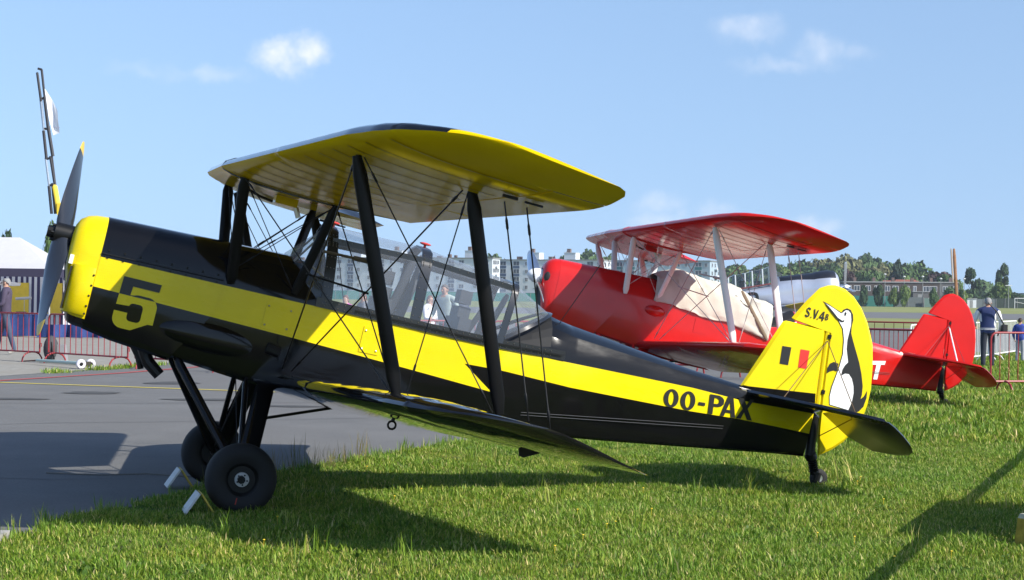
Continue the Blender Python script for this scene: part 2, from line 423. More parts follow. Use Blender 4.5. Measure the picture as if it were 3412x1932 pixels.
def biplane(name, label, group, R, T, P, red):
    """P = palette of materials"""
    root = empty(name, label=label, cat="biplane", group=group)
    M3 = Matrix(R)
    M = Matrix(((M3[0][0], -M3[0][1], M3[0][2]), (M3[1][0], -M3[1][1], M3[1][2]), (M3[2][0], -M3[2][1], M3[2][2]))).to_4x4()
    org = Vector(T) + M3 @ AO
    root.matrix_world = Matrix.Translation(org) @ M
    def new(): return MB(axf)
    side = lambda u, w, off=.007: axf((u, hw(u) + off, w))
    band, body = (1, 0)
    # ---- fuselage
    us = [.97, 1.25, 1.6, 1.72, 1.9, 2.0, 2.04, 2.06, 2.4, 2.8, 3.2, 3.263, 3.539, 3.62, 3.78, 3.944, 4.05, 4.16, 4.19, 4.6, 5.0, 5.3, 5.8, 6.2, 6.5]
    mb = new(); rings = [fus_ring(u) for u in us]
    def fm(i, j):
        r = row(j); u = (us[i] + us[i + 1]) / 2
        if 6 < r and 2.05 < u < 3.94: return 2
        if red: return 0
        if r == 5: return band
        if r == 4 and u < 3.263: return band
        return body
    mb.loft(rings, mfun=fm)
    if not red:                                      # the lightning notch in the band
        i = us.index(3.263)
        for j in (4, 23 - 4):
            for k, f in enumerate(mb.f):
                a = i * 24 + j
                if f[0] == a and len(f) == 4:
                    q = mb.f[k]; lo0, mid0 = (q[0], q[1]) if j == 4 else (q[1], q[0])
                    mid1, lo1 = (q[2], q[3]) if j == 4 else (q[3], q[2])
                    mb.f[k] = [lo0, mid0, lo1]; mb.m[k] = band
                    mb.f.append([mid0, mid1, lo1]); mb.m.append(body)
                    break
    fus = mb.build("fuselage", [P["body"], P["band"], P["interior"]], root, angle=14)
    # ---- engine cowling
    mb = new(); cu = [.31, .6, .85, 1.0, 1.12, 1.25]
    rings = []
    for u in cu:
        k = (u - .31) / .94
        rings.append(fus_ring(u, .006, ufun=lambda w, u=u, k=k: u - k * .26 * max(0, min(1, (-.30 - w) / .42))))
    mb.loft(rings, mfun=lambda i, j: (band if row(j) in (4, 5) and not red else body), caps=False)
    cowl = mb.build("engine_cowling", [P["body"], P["band"]], root, angle=20)
    # nose bowl
    mb = new(); nr = []
    prof = [(.075, .60), (.085, .74), (.11, .86), (.16, .945), (.22, .985), (.31, 1.006)] if not red else [(.10, .58), (.115, .74), (.15, .86), (.20, .94), (.25, .985), (.31, 1.006)]
    ref = fus_ring(.31, .0)
    for u, k in prof:
        sec = []
        for p in ref:
            dz = p.z + .22
            kz = k if dz > 0 else (.90 + .10 * (k - .58) / .426)
            uu = u + (.10 * max(0, -dz / .44) * (1 - (u - .075) / .235))
            sec.append(Vector((uu, p.y * (k if k < .9 else k), -.22 + dz * kz)))
        nr.append(sec)
    mb.loft(nr, mfun=lambda i, j: (0 if red or row(j) < 3 else 1), caps=False)
    k = len(mb.v); mb.add(nr[0], [list(range(24))], 2)
    mb.build("nose_bowl", [P["body"], P["band"], P["nose_in"]], root, angle=40)
    # seams of the cowling
    mb = new()
    if not red:
        pts = [(u, hw(u) + .008, lerp_tab([(.31, -.071), (1.25, -.049)], u)) for u in (.31, .7, 1.25)]
        mb.tube(pts, .006, 5); mb.tube([(u, -v, w) for u, v, w in pts], .006, 5)
        for u in (.36, .48, .60, .72, .84, .96, 1.08, 1.2):
            for dw in (.03, -.028): mb.box((u, hw(u) + .009, -.068 + dw + .023 * (u - .31)), (.014, .006, .014))
        mb.build("cowling_hinge", [P["hard"]], cowl)
        mb = new()
        # air scoop on the port side of the nose
        secs = []
        for u, g in ((.125, .0), (.15, .045), (.22, .062), (.30, .055)):
            z0, z1 = -.575 - .01 * g, -.19 + .1 * g
            y0 = .235 if u < .2 else .262
            secs.append([(u, y0 - .06, z0), (u, y0 + g * .7, z0 + .01), (u, y0 + g + .012, z0 + .06), (u, y0 + g + .016, -.38), (u, y0 + g + .012, z1 - .06), (u, y0 + g * .7, z1 - .01), (u, y0 - .06, z1)])
        mb.loft(secs); sc = mb.build("air_scoop", [P["band"]], root, angle=45)
        mb = new(); mb.box((.119, .225, -.385), (.012, .07, .33)); mb.build("scoop_opening", [P["interior"]], sc)
        mb = new()
        for z in (-.25, -.33, -.41, -.49, -.55): mb.sphere((.293, .333, z), .009, nu=6, nv=4)
        mb.build("rivet_row", [P["hard"]], sc, kind="stuff")
        mb = new(); mb.box((.105, .23, -.17), (.03, .05, .07)); mb.build("tape_patch", [mat("clear_tape", (.7, .72, .7), .3)], root)
        # blister over the exhaust, exhaust pipe
        mb = new(); mb.sphere((1.38, .324, -.51), (.52, .030, .12), nu=18, nv=14)
        mb.build("cowl_blister", [P["body"]], root, angle=60)
        mb = new(); mb.tube([(1.70, .375, -.475), (1.80, .40, -.49)], [.05, .045], 10)
        mb.build("blister_outlet", [P["hard"]], root)
        mb = new(); mb.tube([(.80, .10, -.70), (.86, .12, -.80), (.97, .13, -.88)], [.05, .05, .045], 10); mb.tube([(.72, 0, -.69), (.79, .02, -.78), (.83, .02, -.87)], [.03, .028, .025], 8)
        mb.build("exhaust_pipe", [P["hard"]], root)
        # access panels
        for (a, b, c, d) in ((1.615, 1.83, -.335, -.125), (2.40, 2.555, -.335, -.13)):
            mb = new(); q = [(a, c), (b, c + .005), (b, d + .005), (a, d)]
            mb.add([(u, hw(u) + .001, w) for u, w in q] + [(u, hw(u) + .006, w) for u, w in q], [(4, 5, 6, 7), (0, 1, 5, 4), (1, 2, 6, 5), (2, 3, 7, 6), (3, 0, 4, 7)])
            ap = mb.build("access_panel", [P["band"]], root, angle=0)
            mb = new()
            for u, w in ((a + .02, c + .03), (b - .02, c + .035), (b - .02, d - .03), (a + .02, d - .03)): mb.sphere((u, hw(u) + .008, w), .0085, nu=6, nv=4)
            mb.build("screws", [P["metal"]], ap, kind="stuff")
        decal("race_number", [FIVE], lambda a, b: side(a, b, .011), [P["number_dark"], P["band"]], cowl, split=-.337)
        # registration
        let = []; u0, hgt = 5.045, .152
        def lp(pts): return [(u0 + .012 + x - .13 * y * hgt, -.176 + .074 * x + y * (hgt + .03 * x)) for x, y in pts]
        let.append([lp(ell(.0695, .5, .0695, .5, 24)), lp(ell(.0695, .5, .027, .37, 20))])
        let.append([lp(ell(.229, .5, .0695, .5, 24)), lp(ell(.229, .5, .027, .37, 20))])
        let.append([lp([(.33, .36), (.394, .36), (.394, .52), (.33, .52)])])
        let.append([lp([(.43, 0), (.475, 0), (.475, .40), (.52, .41), (.553, .47), (.571, .58), (.571, .78), (.553, .90), (.52, .98), (.43, 1.0)]), lp([(.475, .54), (.505, .55), (.524, .61), (.524, .77), (.505, .84), (.475, .86)])])
        let.append([lp([(.548, 0), (.585, 0), (.597, .20), (.648, .20), (.655, 0), (.697, 0), (.655, 1.0), (.602, 1.0)]), lp([(.603, .34), (.645, .34), (.630, .74)])])
        let.append([lp([(.703, 0), (.75, 0), (.775, .33), (.812, 0), (.862, 0), (.805, .53), (.858, 1.0), (.818, 1.0), (.79, .70), (.757, 1.0), (.705, 1.0), (.757, .50)])])
        for lpz in let: decal("registration_letter", lpz, lambda a, b: side(a, b), [P["number_dark"]], fus)
    else:
        # oval cooling openings and the white letter on the rear fuselage
        for s in (1, -1):
            mb = new(); mb.sphere((.168, s * .200, -.095), (.060, .050, .085), nu=14, nv=10); mb.build("cooling_opening", [P["interior"]], root, angle=60)
        lT = [(5.28, -.115), (5.545, -.055), (5.54, -.115), (5.475, -.13), (5.47, -.36), (5.405, -.37), (5.405, -.145), (5.275, -.175)]
        decal("registration_letter", [lT], lambda a, b: side(a, b), [P["white"]], fus)
        mb = new(); mb.sphere((1.80, .36, -.20), (.16, .06, .08), nu=12, nv=8); mb.build("side_blister", [P["body"]], root, angle=60)
        mb = new()
        q = [(2.42, -.36), (2.62, -.35), (2.62, -.14), (2.42, -.15)]
        mb.add([(u, hw(u) + .001, w) for u, w in q] + [(u, hw(u) + .006, w) for u, w in q], [(4, 5, 6, 7), (0, 1, 5, 4), (1, 2, 6, 5), (2, 3, 7, 6), (3, 0, 4, 7)])
        mb.build("access_panel", [P["body"]], root, angle=0)
    # ---- propeller
    bdir = Vector((0, .629, -.777)).normalized() if not red else Vector((0, .92, -.39)).normalized()
    hubc = Vector((0, 0, 0)) if not red else Vector((.03, 0, -.10))
    mb = new()
    if not red:
        mb.tube([hubc + Vector((.09, 0, 0)), hubc + Vector((-.06, 0, 0))], .085, 14); mb.tube([hubc + Vector((-.06, 0, 0)), hubc + Vector((-.115, 0, 0))], [.05, .045], 10)
        for k in range(6): a = k * math.pi / 3; mb.tube([hubc + Vector((-.05, .065 * math.cos(a), .065 * math.sin(a))), hubc + Vector((-.085, .065 * math.cos(a), .065 * math.sin(a)))], .011, 6)
        prop = mb.build("propeller", [P["hard"]], root)
    else:
        mb.lathe([(.115, .10), (.115, .05), (.105, -.02), (.075, -.085), (.03, -.125), (.001, -.135)], 18, 'X', hubc)
        prop = mb.build("propeller", [P["white"]], root, angle=50)
    for s in (1, -1):
        d = bdir * s; rot_t = Vector((1, 0, 0)).cross(d) * (-1 if red else 1)      # direction of turning
        secs = []; rs = [.03, .12, .22, .34, .5, .66, .8, .88, .90, .95, .985, 1.0]
        for r in rs:
            ch = lerp_tab([(.03, .13), (.12, .16), (.22, .175), (.4, .185), (.6, .175), (.8, .14), (.93, .10), (.985, .055), (1.0, .01)], r)
            th = lerp_tab([(.03, .085), (.12, .075), (.22, .05), (.5, .026), (1.0, .006)], r)
            pit = math.radians(lerp_tab([(.03, 62), (.22, 52), (.5, 36), (.8, 25), (1.0, 20)], r))
            c = (rot_t * math.cos(pit) + Vector((1, 0, 0)) * math.sin(pit)); nrm = d.cross(c)
            p = hubc + d * r
            secs.append([p + c * (math.cos(2 * math.pi * k / 12) * ch / 2) + nrm * (math.sin(2 * math.pi * k / 12) * th / 2) for k in range(12)])
        mb = new(); mb.loft(secs, mfun=lambda i, j: 1 if rs[i] >= .88 else 0)
        mb.build("blade", [P["prop"], P["prop_tip"]], prop, angle=60)
    # ---- wings
    cs = new()
    wing_mesh(cs, [(v, 1.0) for v in frange(0, .5, .1)], lambda v: 1.0, lambda v: lerp_tab([(0, 2.05), (.3, 2.08), (.5, 2.5)], v), upper_wl, upper_wt, .10, .045, 9, mfun=lambda v, t: 0 if t else 1)
    wing_mesh(cs, [(v, 1.0) for v in frange(0, .5, .1)], lambda v: 1.0, lambda v: lerp_tab([(0, 2.05), (.3, 2.08), (.5, 2.5)], v), upper_wl, upper_wt, .10, .045, 9, mfun=lambda v, t: 0 if t else 1, side=-1)
    cs.build("wing_center_section", [P["wing_top"], P["wing_under"]], root, angle=50)
    for s in (1, -1):
        def vs(a, b, ai, ao): return ([(v, 1.0) for v in frange(a, ai, .06)] + [(ai + .001, .745)] + [(v, .745) for v in frange(ai + .03, ao - .03, .06)] + [(ao - .001, .745), (ao, 1.0)] + [(v, 1.0) for v in frange(ao + .02, b, .035)][0:])
        up = new()
        wing_mesh(up, vs(.505, 4.2, 1.9, 3.86), upper_le, upper_te, upper_wl, upper_wt, .092, .034, 4.2, side=s,
                  mfun=lambda v, t: (3 if (v > 4.09) else 0) if t else 1)
        wp = up.build("upper_wing_panel", [P["wing_top"], P["wing_under"], P["hard"], P["wing_tip"]], root, angle=50)
        al = new(); wing_mesh(al, [(v, 1.0) for v in frange(1.91, 3.85, .06)], upper_le, upper_te, upper_wl, upper_wt, .092, .034, 4.2, side=s, x0=.757, n=5, mfun=lambda v, t: (3 if v > 4.09 else 0) if t else 1)
        al.build("aileron", [P["wing_top"], P["wing_under"], P["hard"], P["wing_tip"]], wp, angle=50)
        tp = new()                                     # rib tapes along the underside
        for k in range(12):
            v = .58 + k * .29
            if v > 3.9: break
            L, T_ = upper_le(v), upper_te(v); c = T_ - L
            pts = [(L + x * c, s * v, upper_wl(v) + x * (upper_wt(v) - upper_wl(v)) - .034 * shape(x) * c - .0015) for x in (.05, .12, .25, .4, .55, .72)]
            q = []
            for p in pts: q += [(p[0], p[1] - .011, p[2]), (p[0], p[1] + .011, p[2])]
            tp.add(q, [(2 * i, 2 * i + 1, 2 * i + 3, 2 * i + 2) for i in range(len(pts) - 1)])
        tp.build("rib_tapes", [P["tape"]], wp, kind="stuff")
        lowm = new()
        wing_mesh(lowm, vs(.30, 4.10, 1.7, 3.6), lower_le, lower_te, lower_wl, lower_wt, .082, .038, 4.14, side=s, mfun=lambda v, t: 0 if t else 1)
        lw = lowm.build("lower_wing_panel", [P["low_top"], P["low_under"]], root, angle=50)
        al = new(); wing_mesh(al, [(v, 1.0) for v in frange(1.71, 3.59, .06)], lower_le, lower_te, lower_wl, lower_wt, .082, .038, 4.06, side=s, x0=.757, n=5, mfun=lambda v, t: 0 if t else 1)
        al.build("aileron", [P["low_top"], P["low_under"]], lw, angle=50)
        mb = new(); 
        rg = [(2.38 + .028 * math.cos(a), s * 2.25, -.765 + .028 * math.sin(a)) for a in [i * math.pi / 5 for i in range(11)]]
        mb.tube(rg, .008, 6); mb.tube([(2.38, s * 2.25, -.735), (2.38, s * 2.25, -.66)], .014, 6)
        mb.build("tie_down_ring", [P["wire"] if red else P["hard"]], lw)
        mb = new(); mb.add([(2.97, s * 3.3, -.655), (3.15, s * 3.3, -.67), (3.02, s * 3.3, -.735), (2.99, s * 3.3, -.73)], [(0, 1, 2, 3)]); mb.v += [p + Vector((0, .012, 0)) for p in mb.v[:4]]; mb.f += [[4, 5, 6, 7], [0, 1, 5, 4], [1, 2, 6, 5], [2, 3, 7, 6], [3, 0, 4, 7]]; mb.m += [0] * 5
        mb.build("aileron_horn", [P["hard"]], lw)
        # struts
        FT, FB = Vector((1.554, s * 3.07, .87)), Vector((2.192, s * 3.016, -.55))
        RT, RB = Vector((2.333, s * 3.07, .85)), Vector((2.888, s * 3.012, -.51))
        FC, RC = Vector((1.192, s * .53, .75)), Vector((1.926, s * .53, .715))
        FCB, RCB = Vector((1.308, s * .345, -.06)), Vector((1.80, s * .37, -.02))
        for a, b in ((FT, FB), (RT, RB)):
            mb = new(); mb.strut(a, b, .095, .042); mb.build("interplane_strut", [P["strut"]], root, angle=60)
        for a, b in ((FC, FCB), (RC, RCB)):
            mb = new(); mb.strut(a, b, .088 if b is FCB else .075, .04); mb.build("cabane_strut", [P["strut"]], root, angle=60)
        LR, LR2 = Vector((1.816, s * .6, -.60)), Vector((1.89, s * .6, -.60))
        def wire(a, b, r=.0048, nm="flying_wire", tb=True):
            mb = new(); d = (b - a).normalized(); L = (b - a).length
            e = [a, a + d * .10, a + d * .12, a + d * .17, a + d * .18, b - d * .18, b - d * .17, b - d * .12, b - d * .10, b] if tb else [a, b]
            rr = [r, r, r * 1.8, r * 1.8, r, r, r * 1.8, r * 1.8, r, r] if tb else r
            mb.tube(e, rr, 6); return mb.build(nm, [P["wire"]], root, angle=60)
        aft = Vector((.05, 0, 0))
        wire(FT, LR, .0062); wire(RT - aft, LR2, .0062)
        wire(FC, FB - aft * .6, nm="landing_wire"); wire(RC, FB - aft * .3, nm="landing_wire")
        wire(FT + aft, RB - aft, nm="incidence_wire"); wire(RT - aft * .4, FB + aft * 1.2 + Vector((0, 0, .05)), nm="incidence_wire")
        wire(FC, RCB, .004, "cabane_wire"); wire(RC, FCB + Vector((0, 0, .12)), .004, "cabane_wire")
        wire(FC, Vector((1.30, -s * .30, .06)), .004, "cabane_wire"); wire(RC, Vector((1.45, s * .25, .24)), .004, "cabane_wire")
        wire(Vector((2.47, s * 3.42, .80)), Vector((2.97, s * 3.40, -.50)), .0055, "aileron_rod"); wire(Vector((2.62, s * 3.42, .80)), Vector((3.14, s * 3.40, -.57)), .0055, "aileron_rod")
        mb = new(); j0, j1 = LR.lerp(FT, .47), FB.lerp(RC, .50)
        mb.tube([LR.lerp(FT, .47) - Vector((.06, 0, -.02)), LR2.lerp(RT, .47), ], .008, 6); mb.build("spreader_bar", [P["wire"] if red else P["hard"]], root)
        mb = new(); mb.box((2.50, s * 3.42, .835), (.10, .02, .02)); mb.build("aileron_bracket", [P["hard"]], wp)
        mb = new(); mb.box((2.66, s * 3.42, .83), (.12, .02, .014)); mb.build("aileron_bracket", [P["hard"]], wp)
        if s == 1 or red:
            mb = new(); mb.tube([(1.86, s * 3.03, .243), (1.70, s * 3.03, .238)], .016, 8); mb.tube([(1.70, s * 3.03, .238), (1.50, s * 3.03, .232)], .009, 8)
            mb.build("pitot_tube", [P["pitot"]], root)
    # fuel gauge under the tank
    mb = new(); mb.span((1.52, -.07, .655), (1.70, .07, .72)); mb.tube([(1.70, 0, .66), (1.74, 0, .585)], .022, 8, m=1)
    mb.tube([(1.20, .35, .66), (1.28, .3, .68), (1.38, .15, .665), (1.5, .02, .66)], .012, 6, m=2)
    mb.build("fuel_gauge", [P["wing_under"], P["metal"], P["hard"]], root)
    # ---- tail
    y = lambda th: (lambda a, b, t: Vector((a, t, b)))
    mb = new(); plate(mb, FIN, lambda a, b, t: Vector((a, t, b)), .05); fin = mb.build("fin", [P["tail"]], root, angle=30)
    mb = new(); plate(mb, RUD, lambda a, b, t: Vector((a, t, b)), .045); rud = mb.build("rudder", [P["tail"]], root, angle=30)
    for z in (.76, .28):
        mb = new(); mb.box((6.478 + (.82 - z) * .125, 0, z), (.03, .062, .035)); mb.build("rudder_hinge", [P["hard"]], fin)
    mb = new(); mb.tube([(6.462, 0, .815), (6.535, 0, .16)], .022, 8); mb.build("rudder_post", [P["tail"]], root)
    def vert(off): return lambda a, b: axf((a, off, b))
    if not red:
        pe = decal("penguin_emblem", [PENG_B], vert(.0255), [P["ink"]], rud)
        decal("penguin_belly", [PENG_W], vert(.0285), [P["white"]], rud)
        decal("penguin_flipper", [PENG_F], vert(.0275), [P["ink"]], rud)
        decal("penguin_beak_line", [PENG_K], vert(.0315), [P["ink"]], rud); decal("penguin_eye", [PENG_E], vert(.0315), [P["ink"]], rud)
        decal("flag_patch", [[(6.07, .579), (6.155, .586), (6.163, .43), (6.083, .424)]], vert(.0285), [P["ink"]], fin)
        decal("flag_patch", [[(6.244, .591), (6.329, .598), (6.339, .438), (6.26, .433)]], vert(.0285), [P["flag_red"]], fin)
        def stroke(pts, wd):
            L_, R2 = [], []
            for i, p in enumerate(pts):
                q, r = pts[max(0, i - 1)], pts[min(len(pts) - 1, i + 1)]; dx, dy = r[0] - q[0], r[1] - q[1]; d_ = math.hypot(dx, dy) or 1
                L_.append((p[0] - dy / d_ * wd / 2, p[1] + dx / d_ * wd / 2)); R2.append((p[0] + dy / d_ * wd / 2, p[1] - dx / d_ * wd / 2))
            return L_ + R2[::-1]
        sa = [(.86, .82), (.66, .93), (.42, .93), (.22, .80), (.22, .64), (.40, .54), (.62, .45), (.78, .33), (.76, .16), (.56, .06), (.30, .06), (.10, .17)]
        def put(pts, u0, w0, sz, sl=0): return [(u0 + x * sz * .62, w0 + y * sz + x * sl) for x, y in pts]
        TY_ = [[put(stroke(sa, .19), 6.208, .878, .082)], [put([(-.02, 0), (.16, 0), (.16, .14), (-.02, .14)], 6.266, .877, .082)],
               [put([(0, 1), (.24, 1), (.47, .30), (.70, 1), (.92, 1), (.58, 0), (.34, 0)], 6.282, .878, .082)], [put([(-.02, 0), (.16, 0), (.16, .14), (-.02, .14)], 6.330, .877, .082)],
               [put([(.55, 0), (.78, 0), (.78, .24), (.95, .24), (.95, .42), (.78, .42), (.78, 1), (.52, 1), (0, .40), (0, .24), (.55, .24)], 6.345, .875, .085), put([(.55, .42), (.55, .74), (.26, .42)], 6.345, .875, .085)],
               [put([(0, 0), (.5, 0), (.74, .1), (.80, .28), (.72, .45), (.60, .53), (.70, .65), (.72, .80), (.62, .95), (.45, 1), (0, 1)], 6.405, .893, .055), put([(.2, .14), (.45, .14), (.56, .28), (.45, .43), (.2, .43)], 6.405, .893, .055), put([(.2, .58), (.42, .58), (.5, .72), (.42, .86), (.2, .86)], 6.405, .893, .055)]]
        for lpz in TY_: decal("type_lettering", lpz, vert(.0285), [P["ink"]], rud)
        # fairing strip at the fin's foot
        mb = new(); q = [(5.76, .158), (6.47, .25), (6.485, .17), (5.85, .118)]
        mb.prism(q, lambda a, b, t: Vector((a, .045 - .09 * t, b))); mb.build("fin_fairing", [P["body"]], root)
    th_w = .118
    for s in (1, -1):
        st = [(5.80, .0), (5.86, .25), (5.98, .60), (6.14, .95), (6.30, 1.18), (6.42, 1.28), (6.52, 1.32), (6.52, .0)]
        mb = new(); plate(mb, [(a, s * b) for a, b in st], lambda a, b, t: Vector((a, b, th_w + t)), .045, inset=.04)
        mb.build("tailplane", [P["low_top"]], root, angle=30)
        dr = math.radians(30)
        el = [(0, .10), (0, 1.325), (.06, 1.355), (.16, 1.36), (.27, 1.33), (.36, 1.25), (.42, 1.10), (.46, .85), (.46, .42), (.30, .16)]
        mb = new(); plate(mb, [(a, s * b) for a, b in el], lambda a, b, t: Vector((6.53 + a * math.cos(dr) + t * math.sin(dr), b, th_w - a * math.sin(dr) + t * math.cos(dr))), .035, inset=.035)
        mb.build("elevator", [P["elev"]], root, angle=30)
        mb = new(); mb.tube([(6.475, s * .025, .72), (6.42, s * .95, .14)], .004, 6); mb.tube([(6.475, s * .025, .72), (6.0, s * .45, .14)], .004, 6); mb.tube([(6.60, s * .03, -.10), (6.5, s * .75, .09)], .0045, 6)
        mb.build("tail_brace_wire", [P["tail_wire"]], root)
    if red:
        mb = new(); mb.tube([(6.475, .03, .70), (6.46, .62, .15)], .011, 6); mb.build("tail_strut", [P["white"]], root)
    mb = new()
    for dz in (0, -.022):
        for s in (1, -1): mb.tube([(3.822, s * (hw(3.8) + .012), -.50 + dz), (5.0, s * (hw(5) + .022), -.315 + dz * 1.1), (5.66, s * (hw(5.66) + .008), -.215 + dz)], .0026, 5)
    mb.build("control_cables", [mat("cable_steel", (.07, .07, .07), .35, .5)], root)
    # tail post, tail wheel
    mb = new(); mb.tube([(6.53, 0, .06), (6.57, 0, -.28)], [.036, .044], 12); mb.tube([(6.57, 0, -.27), (6.60, 0, -.31)], [.055, .05], 12)
    for k in range(6): mb.tube([(6.60 + k * .008, 0, -.31 - k * .018), (6.608 + k * .008, 0, -.326 - k * .018)], [.045, .034], 12)
    mb.tube([(6.64, 0, -.40), (6.655, 0, -.43)], .04, 10)
    for s in (1, -1): mb.box((6.675, s * .032, -.455), (.05, .012, .09))
    leg = mb.build("tail_wheel_leg", [P["hard"]], root)
    mb = new(); mb.lathe([(.03, -.026), (.06, -.028), (.078, -.018), (.082, 0), (.078, .018), (.06, .028), (.03, .026)], 20, 'Y', (6.70, 0, -.455), closed=True); mb.build("tail_wheel", [P["tyre"]], leg)
    mb = new(); mb.lathe([(.0, -.022), (.032, -.024), (.032, .024), (.0, .022)], 12, 'Y', (6.70, 0, -.455)); mb.build("tail_wheel_hub", [P["metal"]], leg)
    # ---- landing gear
    AX = Vector((1.662, 0, -1.456))
    for s in (1, -1):
        a0 = Vector((1.655, s * .84, -1.44))
        mb = new(); mb.strut((1.04, s * .27, -.70), a0, .075, .05); mb.build("gear_strut", [P["strut_low"]], root, angle=60)
        mb = new(); mb.strut((1.76, s * .34, -.74), a0 + Vector((.03, 0, .04)), .15, .05, m=0); mb.build("gear_leg", [P["strut_low"]], root, angle=60)
        mb = new(); mb.strut((1.60, s * .34, -.74), a0, .045, .035); mb.build("gear_strut", [P["strut_low"]], root, angle=60)
        mb = new(); mb.tube([(1.60, s * .30, -.75), (1.64, -s * .80, -1.40)], .005, 6); mb.build("gear_bracing_wire", [P["hard"]], root)
        mb = new(); mb.tube([a0, a0 + Vector((0, s * .2, -.016))], .03, 8); mb.build("axle", [P["hard"]], root)
        if s == 1: mb = new(); mb.tube([(1.80, s * .5, -1.0), (2.42, s * .1, -.80)], .012, 8); mb.build("gear_drag_rod", [P["hard"]], root)
        c = AX + Vector((0, s * .941, 0))
        prof = [(.125, -.085), (.16, -.10), (.21, -.105), (.245, -.085), (.262, -.045), (.267, 0), (.262, .045), (.245, .085), (.21, .105), (.16, .10), (.125, .085)]
        mb = new(); mb.lathe(prof, 40, 'Y', c, closed=True); wh = mb.build("main_wheel", [P["tyre"]], root, angle=50)
        mb = new(); mb.lathe([(.0, -.055), (.10, -.055), (.115, -.075), (.132, -.086), (.132, .086), (.115, .075), (.10, .055), (.0, .055)], 28, 'Y', c); mb.build("rim", [P["rim"]], wh)
        mb = new(); o_ = s * .058
        mb.lathe([(.0, o_), (.024, o_)], 16, 'Y', c, m=1); mb.lathe([(.024, o_), (.024, o_ + s * .012), (.052, o_ + s * .012), (.055, o_), (.055, o_ - s * .02)], 20, 'Y', c)
        for k in range(5): a = k * 2 * math.pi / 5; mb.tube([c + Vector((.038 * math.cos(a), o_ + s * .012, .038 * math.sin(a))), c + Vector((.038 * math.cos(a), o_ + s * .02, .038 * math.sin(a)))], .007, 6, m=1)
        mb.build("hub_cap", [P["hub"], P["hard"]], wh)
        if not red and s == 1:
            mb = new(); mb.box(c + Vector((-.01, .108, -.16)), (.008, .003, .05)); mb.build("tyre_mark", [mat("tyre_paint", (.35, .03, .02), .6)], wh)
    return root, fus, new

